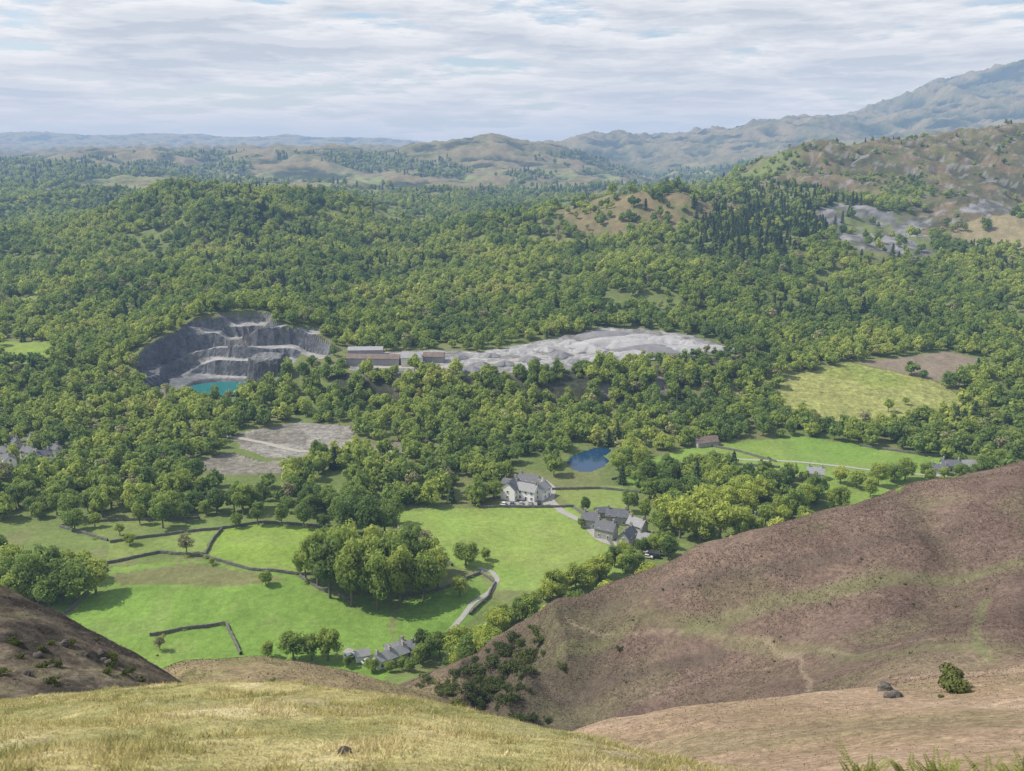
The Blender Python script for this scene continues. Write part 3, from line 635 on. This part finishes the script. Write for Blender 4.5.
r_=np.random.default_rng(5); tw=[]
for c_ in cen:
    for k in range(3): tw.append((c_,tuple(np.array(c_)+r_.normal(size=3)*1.0),.05,.02))
TPL.append((trunk_mesh(cen,11,.3,77,40,tw),cr,'bare'))
def conifer(seed,h_,r_,n,size,nm='crown'):
    r=np.random.default_rng(seed); q=r.random(n)**.8; z=1.2+(h_-1.2)*q; R=r_*(1-q)**.65*(.75+.25*np.sin(z*3.1)); a=r.random(n)*2*np.pi; rr=R*r.uniform(.35,1.05,n)
    R2=rr*(1+.15*np.sin(a*3+seed)); p=np.stack([R2*np.cos(a),R2*np.sin(a),z-rr*.25],1)
    out=np.stack([np.cos(a),np.sin(a),-.35+r.normal(size=n)*.2],1); side=np.stack([-np.sin(a),np.cos(a),r.normal(size=n)*.3],1)
    s=(size*r.uniform(.6,1.3,n)*(1-.5*q))[:,None]; V=np.stack([p-out*s,p-side*s*.6,p+out*s,p+side*s*.6],1)
    return mesh_np(nm,V.reshape(-1,3),quads(n),[CONI],False,np.repeat(r.uniform(.7,1.25,n),4))
for i in range(2): TPL.append((trunk_mesh([(0,0,9)],13,.28,i+9,1),conifer(i+3,13.5,3.8-.3*i,2400,.6),'conifer'))
for i in range(2):
    s=list(specs[i*2]); s[6]=LIME; cen,cr=broad_parts(150+i*7,*s); TPL.append((trunk_mesh(cen,s[0],.38,i),cr,'lime'))
LABT={'broadleaf':'leafy green broadleaf tree in spring leaf','lime':'bright yellow green broadleaf tree in fresh leaf','bare':'pale tree with sparse twiggy crown','conifer':'dark green conifer with pointed crown'}
NMT={'broadleaf':'broadleaf_tree','lime':'broadleaf_tree','bare':'sparse_tree','conifer':'conifer_tree'}
EXC=[FP[i] for i in (0,2,3,4,5,6,7,9,10,11,12,16)]
def clear(px_,py_,hr=6.5):
    ok=np.ones(px_.shape,bool)
    for p in EXC: ok&=~inside(px_,py_,p)
    for q in (13,14): ok&=~inside(px_,py_,FP[q])&~inside(px_,py_+14,FP[q])
    for hx,hy in HS: ok&=np.hypot(px_-hx,(py_-hy+5)*.8)>hr
    pb_=pond.mean(0)+(pond-pond.mean(0))*1.15; ok&=~inside(px_,py_,pb_)
    ok&=~((np.abs(px_-pond[:,0].mean()+2)<16)&(py_>pond[:,1].min()-26)&(py_<pond[:,1].mean()))
    return ok
hand=[]
def T(x,y,s,t=None,zf=None): hand.append((*survey(x,y,236 if x<640 else 300),s,t,zf))
for a in [(318,588,1.35),(330,598,1.4),(352,606,1.45),(378,610,1.45),(400,606,1.4),(424,600,1.25),(438,590,1.1),(342,586,1.45),(368,592,1.4),(392,588,1.4),(412,582,1.25),(306,580,1.1),(350,574,1.3),(375,574,1.3),(330,570,1.2),(398,570,1.2),(430,574,1.0)]: T(*a,None,1.25+.2*rng.random())
for a in [(466,566,1.0),(163,528,1.15),(187,554,.9,5),(4,600,1.3),(18,608,1.3),(34,602,1.4),(50,606,1.3),(64,600,1.4),(80,600,1.4),(96,594,1.3),(12,585,1.4),(30,588,1.3),(48,585,1.3),(66,582,1.3),(84,580,1.2),(0,570,1.3),(-20,590,1.4),(294,660,1.0),(312,660,.8),(328,660,.95),(268,658,.5),(160,650,.5,5),(350,534,1.3),(368,538,1.4),(385,534,1.3),(342,524,1.2),(372,522,1.2),(358,520,1.2),(392,524,1.1),(425,548,.9,5),(410,536,.6),
          (664,526,1.2,8),(680,538,1.4,8),(700,542,1.4),(720,538,1.3,8),(738,534,1.2,9),(700,522,1.4,8),(675,515,1.2),(722,514,1.3,9),(750,514,1.2,8),(765,526,1.0),(742,500,1.2,9),(715,497,1.2,8),(690,500,1.1),(792,520,1.2),(806,508,1.0,8),(780,519,1),(735,508,1.3,8),(690,530,1.3,9),(660,532,.9),(760,500,1.1,8),(705,508,1.2,9),(728,488,1.1,8),(770,494,1.1),(800,518,.9),(783,526,.8,8),(755,536,.8),(740,540,.8),
          (622,484,.8,6),(648,488,1.1),(655,498,.9),(668,500,1.1),(856,488,1.1),(878,486,1.0),(893,482,1.0),(840,484,.9,8),(905,480,1.0),(494,498,.9),(484,500,.9),(472,504,.9),(500,484,.9),(550,468,.9),(618,470,.9),(640,470,1),(630,478,.8),(585,514,.6),(628,512,.8),(645,520,.8),(660,542,.6),(581,528,.4),
          (962,434,1.3,6),(972,430,1.2,7),(955,432,1.1,6),(968,436,1.1,2),(440,658,.7),(430,656,.7),(372,672,.45),(410,672,.5),(420,664,.55),(422,652,.6),(348,668,.35),(390,672,.35),(402,670,.4),(820,495,.8),(870,497,.8),(266,585,.5),(212,565,.3),(460,596,.7),(485,560,.5),(130,545,.5),(120,535,.5),(888,412,.7),(905,405,.5),(925,478,.8),(985,472,.9),(1000,470,.9),
          (944,479,.7),(960,477,.7),(975,478,.7),(930,482,.6),(236,528,.7),(258,525,.8),(282,526,.8),(304,528,.9),(324,530,.8),(95,527,.7),(75,530,.8),(140,524,.7),(185,522,.8)]: T(*a)
for i in range(52):
    x=rng.uniform(452,672); yc=np.interp(x,[400,460,500,540,620,700],[690,668,640,612,578,545])
    T(x,yc-rng.uniform(2,16),rng.uniform(.5,.85),8 if rng.random()<.45 else None)
for i in range(26):
    x=rng.uniform(452,650); Y=rng.uniform(236,270); hand.append(((x-512)/F/.9*Y,Y,rng.uniform(.6,1.0),8 if rng.random()<.4 else None,None))
for i in range(24):
    x=rng.uniform(660,960); Y=rng.uniform(325,392); hand.append(((x-512)/F/.92*Y,Y,rng.uniform(.7,1.05),8 if rng.random()<.4 else None,None))
pts=[]
def grid(y0,y1,s):
    xm=.66*y1+30; gx_=np.arange(-xm,xm,s); gy_=np.arange(y0,y1,s); A,B=np.meshgrid(gx_,gy_); A=(A+(rng.random(A.shape)-.5)*s*1.2).ravel(); B=(B+(rng.random(B.shape)-.5)*s*1.2).ravel()
    k=np.abs(A)<.66*B+25; return A[k],B[k]
for (y0,y1,s,sc0) in ((378,700,7.6,.98),(700,1100,7.6,1.06),(1100,1550,8.8,1.18),(1550,2300,12,1.3),(2300,4300,22,1.6)):
    A,B=grid(y0,y1,s); pts.append(np.stack([A,B,np.full(A.shape,sc0)],1))
A,B=grid(540,590,3.6); k=inside(A,B,FP[17])&(rng.random(A.shape)<.7); pts.append(np.stack([A[k],B[k],np.full(k.sum(),.72)],1))
pts=np.concatenate(pts); A,B=pts[:,0],pts[:,1]; be=A/B
keep=clear(A,B)
keep&=~((be>-.03)&(be<.1)&(B<412))&~((be>-.15)&(B<392))
den=np.full(A.shape,.97); nA=fbm(A/45,B/45,404,3); nB=fbm(A/110,B/110,414,3)
den=np.where(B<560,sst(.16,.34,nA)*.96,den); den=np.where((B<450)&(be>0),sst(.34,.5,nA)*.9,den); den=np.where((B>=560)&(B<2000),.7+.29*sst(.34,.44,nB),den)
den=np.where((B>740)&(B<2000)&(fbm(A/50,B/50,454,3)>.68),.15,den)
den=np.where(inside(A,B,FP[18]),.22,den); den=np.where(inside(A,B,FP[19])|inside(A,B,FP[26]),.07,den); den=np.where(inside(A,B,FP[21]),.0,den); den=np.where(inside(A,B,FP[17]),sst(.3,.46,fbm(A/14,B/14,464,2))*.9,den)
for q in (22,23,24,25,8,15): den=np.where(inside(A,B,FP[q]),.06,den)
nA1=fbm(A/60,B/60,101,4); hbA=np.maximum(sst(.25,.31,be+(nA1-.5)*.16)*sst(1300,1430,B+(nA1-.5)*300),sst(.42,.46,be+(nA1-.5)*.1)*sst(1080,1160,B))*(B<2200)
den=np.where(hbA>.5,.03+.4*(fbm(A/70,B/70,616,3)>.62),den)
nwA=fbm(A/260,B/260,205,5); zA=gz(A,B); den=np.where(B>2100,(nwA>.485)*(zA<150)*.95,den)
ipA=lookup(inpit.astype(float),A,B)>.02
den=np.where(ipA,.0+.08*((A-PC[0]>60)&(nA>.5)),den); den=np.where((np.abs(A-PC[0]+(B-600)*.3)<13)&(B>558)&(B<600),0,den)
den=np.where((A>-185)&(A<-100)&(B>575)&(B<640),den*.4,den)
keep&=rng.random(A.shape)<den
pts=pts[keep]; A,B=pts[:,0],pts[:,1]; be=A/B
con=np.full(A.shape,.012)
con=np.where((B>740)&(fbm(A/95,B/95,555,3)>.65),.3,con)
cpoly=survpoly([(700,262),(688,214),(742,196),(760,182),(806,178),(862,205),(832,238),(790,262)]); con=np.where(inside(A,B,cpoly),.75,con)
con=np.where((B<600)&(fbm(A/30,B/30,525,2)>.74),.2,con)
con=np.where((B>2200),.25,con)
sclf=pts[:,2]*rng.uniform(.6,1.28,len(A)); cf=rng.random(len(A))<con; bare=(rng.random(len(A))<.05)&~cf
low=(B>590)&(B<640)&(be>-.2)&(be<.27); sclf=np.where(low,sclf*.75,sclf)
sclf=np.where((be>.25)&(B>1300)&(B<2300),sclf*.62,sclf)
pool=[(x,y,s,(t if t is not None else int(rng.integers(0,5))),zf) for x,y,s,t,zf in hand]
nh=len(pool)
def visible(x,y,h_):
    if abs(x/y)>.60: return False
    zt=float(gz(x,y))+h_; q=np.linspace(.05,.97,60); g=gz(x*q,y*q); return bool(np.all(g<CAMZ+(zt-CAMZ)*q))
order=np.argsort(B); used=np.zeros(len(A),bool); cnt=nh
for i in order:
    if cnt>=290: break
    if visible(A[i],B[i],9):
        used[i]=True; cnt+=1; pool.append((A[i],B[i],sclf[i],6+int(rng.integers(0,2)) if cf[i] else (5 if bare[i] else int(rng.integers(0,5))),None))
print('individual trees',len(pool),nh)
for (x,y,s,t,zf) in pool:
    tm,cm,kd=TPL[t]; z=float(gz(x,y)); rz=rng.random()*6.28
    e=obj(NMT[kd],None,(x,y,z),rz,(s,s,s*(zf if zf else rng.uniform(.85,1.12))),label=LABT[kd]+(' beside green pasture' if y<392 else ' in valley woodland'),category='tree',group='valley trees')
    obj('trunk',tm,parent=e); obj('crown',cm,parent=e)
def joined(seed,h_,r_,base,nc,nl,size,mt,lobe):
    cen,cr=broad_parts(seed,h_,r_,base,nc,nl,size,mt,lobe); n=len(cr.vertices); co=np.zeros(n*3,np.float32); cr.vertices.foreach_get('co',co); shv=np.zeros(n,np.float32); cr.attributes['shade'].data.foreach_get('value',shv)
    tv,tf=tubes([((0,0,-.8),(0,0,h_*.6),.3,.12)],4)
    me=mesh_np('tree',np.concatenate([co.reshape(-1,3),tv]),np.concatenate([quads(nl),tf+n]),[mt,BARK],False,np.concatenate([shv,np.ones(len(tv))]))
    mi=np.zeros(nl+len(tf),np.int32); mi[nl:]=1; me.polygons.foreach_set('material_index',mi); return me
FT=[joined(201,10.5,4.9,1.2,18,660,.78,LEAF,.42),joined(211,11.5,4.3,1.5,18,660,.78,LEAF,.42),joined(221,9.5,5.2,1.0,20,680,.78,LEAF,.4),joined(231,10.5,4,2,22,330,.6,TWIG,.3),conifer(31,12,3.4,520,1.0,'tree'),conifer(32,12.5,3.0,480,1.0,'tree')]
kind=np.where(cf,4+rng.integers(0,2,len(A)),np.where(bare,3,rng.integers(0,3,len(A))))[~used]
RX=A[~used];RY=B[~used];RS=sclf[~used]; RZ=gz(RX,RY)-.3
ft=[]
for i,me in enumerate(FT):
    k=[q for q in range(len(RX)) if kind[q]==i and 560<RY[q]<1300 and abs(RX[q]/RY[q])<.5][:1]; q=k[0]
    o=obj('conifer_tree' if i>3 else 'broadleaf_tree' if i<3 else 'sparse_tree',me,(RX[q],RY[q],RZ[q]),1.0,label=('dark conifer' if i>3 else 'green broadleaf tree' if i<3 else 'sparse pale tree')+' standing in the hillside wood',category='tree',group='valley trees'); ft.append(o); kind[q]=99
def scatter(name,P,rot,scl,kd,tpls,**props):
    me=bpy.data.meshes.new(name); me.vertices.add(len(P)); me.vertices.foreach_set('co',np.asarray(P,np.float32).ravel())
    a=me.attributes.new('rot3','FLOAT_VECTOR','POINT'); a.data.foreach_set('vector',np.stack([rot*0,rot*0,rot],1).astype(np.float32).ravel())
    a=me.attributes.new('scl3','FLOAT_VECTOR','POINT'); a.data.foreach_set('vector',np.asarray(scl,np.float32).ravel())
    a=me.attributes.new('kd','INT','POINT'); a.data.foreach_set('value',np.asarray(kd,np.int32))
    o=obj(name,me,**props); g=bpy.data.node_groups.new(name,'GeometryNodeTree')
    g.interface.new_socket('Geometry',in_out='INPUT',socket_type='NodeSocketGeometry'); g.interface.new_socket('Geometry',in_out='OUTPUT',socket_type='NodeSocketGeometry')
    gi=g.nodes.new('NodeGroupInput'); go=g.nodes.new('NodeGroupOutput'); jn=g.nodes.new('GeometryNodeJoinGeometry')
    def na(nm,t):
        n=g.nodes.new('GeometryNodeInputNamedAttribute'); n.data_type=t; n.inputs[0].default_value=nm; return [s for s in n.outputs if s.enabled and s.name!='Exists'][0]
    ra=na('rot3','FLOAT_VECTOR'); sa=na('scl3','FLOAT_VECTOR'); ka=na('kd','INT')
    for i,t in enumerate(tpls):
        oi=g.nodes.new('GeometryNodeObjectInfo'); oi.transform_space='ORIGINAL'; oi.inputs['Object'].default_value=t; oi.inputs['As Instance'].default_value=True
        cmpn=g.nodes.new('FunctionNodeCompare'); cmpn.data_type='INT'; cmpn.operation='EQUAL'; ins=[s for s in cmpn.inputs if s.enabled]; g.links.new(ka,ins[0]); ins[1].default_value=i
        io=g.nodes.new('GeometryNodeInstanceOnPoints'); g.links.new(gi.outputs[0],io.inputs['Points']); g.links.new(cmpn.outputs[0],io.inputs['Selection']); g.links.new(oi.outputs['Geometry'],io.inputs['Instance']); g.links.new(ra,io.inputs['Rotation']); g.links.new(sa,io.inputs['Scale']); g.links.new(io.outputs[0],jn.inputs[0])
    g.links.new(jn.outputs[0],go.inputs[0]); md=o.modifiers.new('scatter','NODES'); md.node_group=g; return o
n=len(RX); s3=np.stack([RS,RS,RS*rng.uniform(.75,1.1,n)],1)
scatter('woodland',np.stack([RX,RY,RZ],1),rng.random(n)*6.28,s3,kind,ft,kind='stuff',label='mixed broadleaf and conifer woodland covering the hills',category='woodland')
print('woodland trees',n)
# ---------------------------------------------------------------- shrubs
def shrub(P,r,mt=GORSE,label='dark green gorse bush on the brown fell',hgt=.8,n=900,nm='shrub',grp='fellside shrubs'):
    q=np.random.default_rng(int(abs(P[0]*7+P[1]*13))%9999); cen=[(q.normal()*r*.36,q.normal()*r*.36,r*hgt*q.uniform(.25,.7)) for _ in range(14)]
    V,sh=leaves(cen,[r*.34*q.uniform(.7,1.3) for _ in cen],n,max(.07,r*.085),int(q.integers(1,9999)),inner=.3); V[:,2]=np.maximum(V[:,2],-.1)
    obj(nm,mesh_np(nm,V,quads(n),[mt],False,sh),(P[0],P[1],float(gz(*P))),0,label=label,category='bush',group=grp)
shrub(survey(953,691,40),2.5,GORSE,'rounded dark green bush on tan grass',n=3400,hgt=.95)
for (x,y,r) in [(468,690,2.2),(480,676,2.6),(492,664,2.4),(503,652,2.2),(512,640,2),(498,684,2),(512,670,2.4),(524,660,2.6),(520,646,1.8),(484,694,1.8),(530,672,1.6),(534,655,1.4),(450,690,1.6),(440,697,1.3),(505,700,1.5),(518,690,1.4),(458,676,1.6),(562,668,1.3),(476,706,1.2),(270,686,1.0),(262,690,.9),(285,690,.8),(620,650,.9)]:
    shrub(survey(x,y,100),r*1.25)
for i in range(70):
    x=rng.normal(488,27); y=rng.normal(674,24)
    shrub(survey(x,min(y,722),100),rng.uniform(.8,2.5),n=700)
for P in WL:
    for q in range(max(1,len(P)//12)):
        p=P[rng.integers(0,len(P))]+rng.normal(size=2)*1.0
        shrub(p,rng.uniform(.6,1.7),LEAF,'low green hedge bush beside a field wall',n=350,grp='wallside bushes')
for q in range(20):
    shrub(survey(rng.uniform(0,170),rng.uniform(640,690),45),rng.uniform(.25,.6),label='dark heather clump on the dark rocky slope',n=300)
for q in range(20): shrub(survey(rng.uniform(600,1020),rng.uniform(540,700),60),rng.uniform(.25,.6),label='low heather clump on the brown fell',n=250)
for i in range(14):
    x=(4.0+i*.23)*(1+.03*rng.normal()); y=8.4+rng.random()*1.4; V=[];sh=[]
    for st in range(9):
        a=rng.random()*6.28; L=rng.uniform(.22,.44); lean=rng.uniform(.3,1.0)
        for s_ in np.linspace(.15,1,14):
            c0=np.array([math.cos(a)*lean*s_*L,math.sin(a)*lean*s_*L,L*s_*(1-.3*s_*lean)]); side=np.array([-math.sin(a),math.cos(a),.1]); l_=.035*(1.1-s_)+.01
            for sg in (-1,1):
                e=c0+side*sg*l_*2; m1=c0+side*sg*l_+np.array([0,0,.012]); dv=np.array([math.cos(a),math.sin(a),0])*.016; V+= [c0,m1+dv,e,m1-dv]; sh+=[rng.uniform(.8,1.2)]*4
    V=np.array(V); obj('fern',mesh_np('fern',V,quads(len(V)//4),[FERN],False,sh),(x,y,float(gz(x,y))-.02),0,label='bright green fern growing at the edge of the slope',category='fern',group='foreground ferns')
def tuftfield(name,px_,py_,hmin,hmax,w,mt,nbl,label,cat,spread=.05):
    n=len(px_)*nbl; hs=np.repeat(.5+1.3*sst(.45,.65,fbm(px_/.9,py_/.9,881,3)),nbl); bx=np.repeat(px_,nbl)+rng.normal(size=n)*spread; by=np.repeat(py_,nbl)+rng.normal(size=n)*spread; bz=gz(bx,by)-.01
    a=rng.random(n)*6.28; hh=rng.uniform(hmin,hmax,n)*hs; ln=hh*rng.uniform(.2,1.0,n); a2=rng.random(n)*6.28
    p0=np.stack([bx-np.cos(a)*w,by-np.sin(a)*w,bz],1); p1=np.stack([bx+np.cos(a)*w,by+np.sin(a)*w,bz],1); p2=np.stack([bx+np.cos(a2)*ln,by+np.sin(a2)*ln,bz+hh],1)
    V=np.stack([p0,p1,p2],1).reshape(-1,3); obj(name,mesh_np(name,V,np.arange(n*3).reshape(n,3),[mt],False,np.repeat(np.repeat(rng.uniform(.65,1.35,len(px_)),nbl)*rng.uniform(.75,1.25,n),3)),kind='stuff',label=label,category=cat)
m_=60000; gy_=rng.uniform(5,37,m_); gx_=rng.uniform(-.72,.72,m_)*(gy_+2)
tuftfield('grass',gx_,gy_,.025,.08,.011,GRS,6,'short yellow green moorland grass on the brow','grass')
m_=230000; by=np.sqrt(rng.uniform(46**2,292**2,m_)); bx=rng.uniform(-.68,.68,m_)*by
pn=fbm(bx/9,by/9,611,3); ok=(rng.random(m_)<sst(.25,.5,pn))&((by>118)|(bx/by<.0)|(rng.random(m_)<.35)); bx,by=bx[ok],by[ok]; bz=gz(bx,by)
ok=(by<224)|(bz>16); bx,by,bz=bx[ok],by[ok],bz[ok]; n=len(bx)
nn=rng.normal(size=(n,3))*.5+np.array([0,0,.9]); nn/=np.linalg.norm(nn,axis=1)[:,None]; t1=np.cross(nn,rng.normal(size=(n,3))); t1/=np.linalg.norm(t1,axis=1)[:,None]; t2=np.cross(nn,t1)
s=(rng.uniform(.35,1.0,n)*.26*np.clip(by/200,.3,1))[:,None]; p=np.stack([bx,by,bz+.06+rng.random(n)*.12*np.clip(by/150,.3,1)],1)
V=np.stack([p-t1*s,p-t2*s*.6,p+t1*s,p+t2*s*.6],1).reshape(-1,3)
obj('dead_bracken',mesh_np('dead_bracken',V,quads(n),[BRK],False,np.repeat(rng.uniform(.7,1.3,n),4)),kind='stuff',label='brown dead bracken and heather carpeting the fell',category='bracken')
# ---------------------------------------------------------------- air haze: self-lit volume in place of light scattered by the air
hz=bpy.data.materials.new('self_lit_haze'); hz.use_nodes=True; nt=hz.node_tree; nt.nodes.clear(); out=N(nt,'ShaderNodeOutputMaterial'); ad=N(nt,'ShaderNodeAddShader'); va=N(nt,'ShaderNodeVolumeAbsorption'); em=N(nt,'ShaderNodeEmission')
SB=1/8800.; ab=(.62,.78,1.0); HC=(.50,.62,.80)
va.inputs['Color'].default_value=(1-ab[0],1-ab[1],1-ab[2],1); va.inputs['Density'].default_value=SB
em.inputs['Color'].default_value=(ab[0]*HC[0],ab[1]*HC[1],ab[2]*HC[2],1); em.inputs['Strength'].default_value=SB
nt.links.new(va.outputs[0],ad.inputs[0]); nt.links.new(em.outputs[0],ad.inputs[1]); nt.links.new(ad.outputs[0],out.inputs['Volume'])
bx=boxes('sky',[(0,10400,250,40000,22000,900,0)],[hz]); obj('sky',bx,kind='structure',label='box of self-lit haze over the valley under broken cloud',category='sky')  # haze box around the whole scene; its glow is emission
# ---------------------------------------------------------------- world
w=bpy.data.worlds.new('World'); sc.world=w; w.use_nodes=True; nt=w.node_tree; bg=nt.nodes['Background']
EL,AZ=50,-84
sky=N(nt,'ShaderNodeTexSky'); sky.sky_type='NISHITA'; sky.sun_disc=False; sky.sun_elevation=math.radians(EL); sky.sun_rotation=math.radians(AZ); sky.altitude=300; sky.dust_density=1.5
tc=N(nt,'ShaderNodeTexCoord'); sp3=N(nt,'ShaderNodeSeparateXYZ'); nt.links.new(tc.outputs['Generated'],sp3.inputs[0])
def skyvec(off):
    cb=N(nt,'ShaderNodeCombineXYZ'); nt.links.new(math2(nt,'MULTIPLY',sp3.outputs[0],2.3),cb.inputs[0]); nt.links.new(math2(nt,'MULTIPLY',sp3.outputs[1],2.3),cb.inputs[1])
    zz=math2(nt,'POWER',math2(nt,'MAXIMUM',sp3.outputs[2],0.0001),.8)
    nt.links.new(math2(nt,'ADD',math2(nt,'MULTIPLY',zz,12.0),off+3.7),cb.inputs[2]); return cb.outputs[0]
na_=noise(nt,skyvec(0.0),2.5,12,.6,.1); nb_=noise(nt,skyvec(0.10),2.5,12,.6,.1)
cov=mrange(nt,na_,.37,.46,0,1)
lit=math2(nt,'SUBTRACT',na_,nb_)
dark_=math2(nt,'ADD',mrange(nt,lit,.06,-.06,0,.65),mrange(nt,na_,.46,.62,0,.6))
cov=math2(nt,'MULTIPLY',cov,mrange(nt,sp3.outputs[2],.0,.045,.7,1)); cov=math2(nt,'MULTIPLY',cov,mrange(nt,sp3.outputs[2],.2,.9,1,.5))
cc=N(nt,'ShaderNodeMix',data_type='RGBA'); nt.links.new(dark_,cc.inputs[0]); cc.inputs[6].default_value=(6.9,6.9,6.9,1); cc.inputs[7].default_value=(3.9,4.15,4.5,1)
mk=N(nt,'ShaderNodeMix',data_type='RGBA'); nt.links.new(math2(nt,'MULTIPLY',cov,.95),mk.inputs[0]); nt.links.new(sky.outputs[0],mk.inputs[6]); nt.links.new(cc.outputs[2],mk.inputs[7])
nt.links.new(mk.outputs[2],bg.inputs[0]); bg.inputs[1].default_value=.15
sl_=bpy.data.lights.new('sun','SUN'); sl_.energy=5.0; sl_.angle=math.radians(.6); sl_.color=(1,.95,.86); so=bpy.data.objects.new('sun',sl_); COL.objects.link(so)
sd=Vector((math.sin(math.radians(AZ))*math.cos(math.radians(EL)),math.cos(math.radians(AZ))*math.cos(math.radians(EL)),math.sin(math.radians(EL)))); so.rotation_euler=(-sd).to_track_quat('-Z','Y').to_euler(); so.location=(0,0,400)
cam=bpy.data.cameras.new('camera'); cam.lens=F*36/1024; cam.sensor_width=36; cam.clip_start=.1; cam.clip_end=60000
cam.dof.use_dof=True; cam.dof.focus_distance=500; cam.dof.aperture_fstop=2.2
co=bpy.data.objects.new('camera',cam); co.location=(0,0,CAMZ); co.rotation_euler=(math.pi/2-PIT,0,0); COL.objects.link(co); sc.camera=co
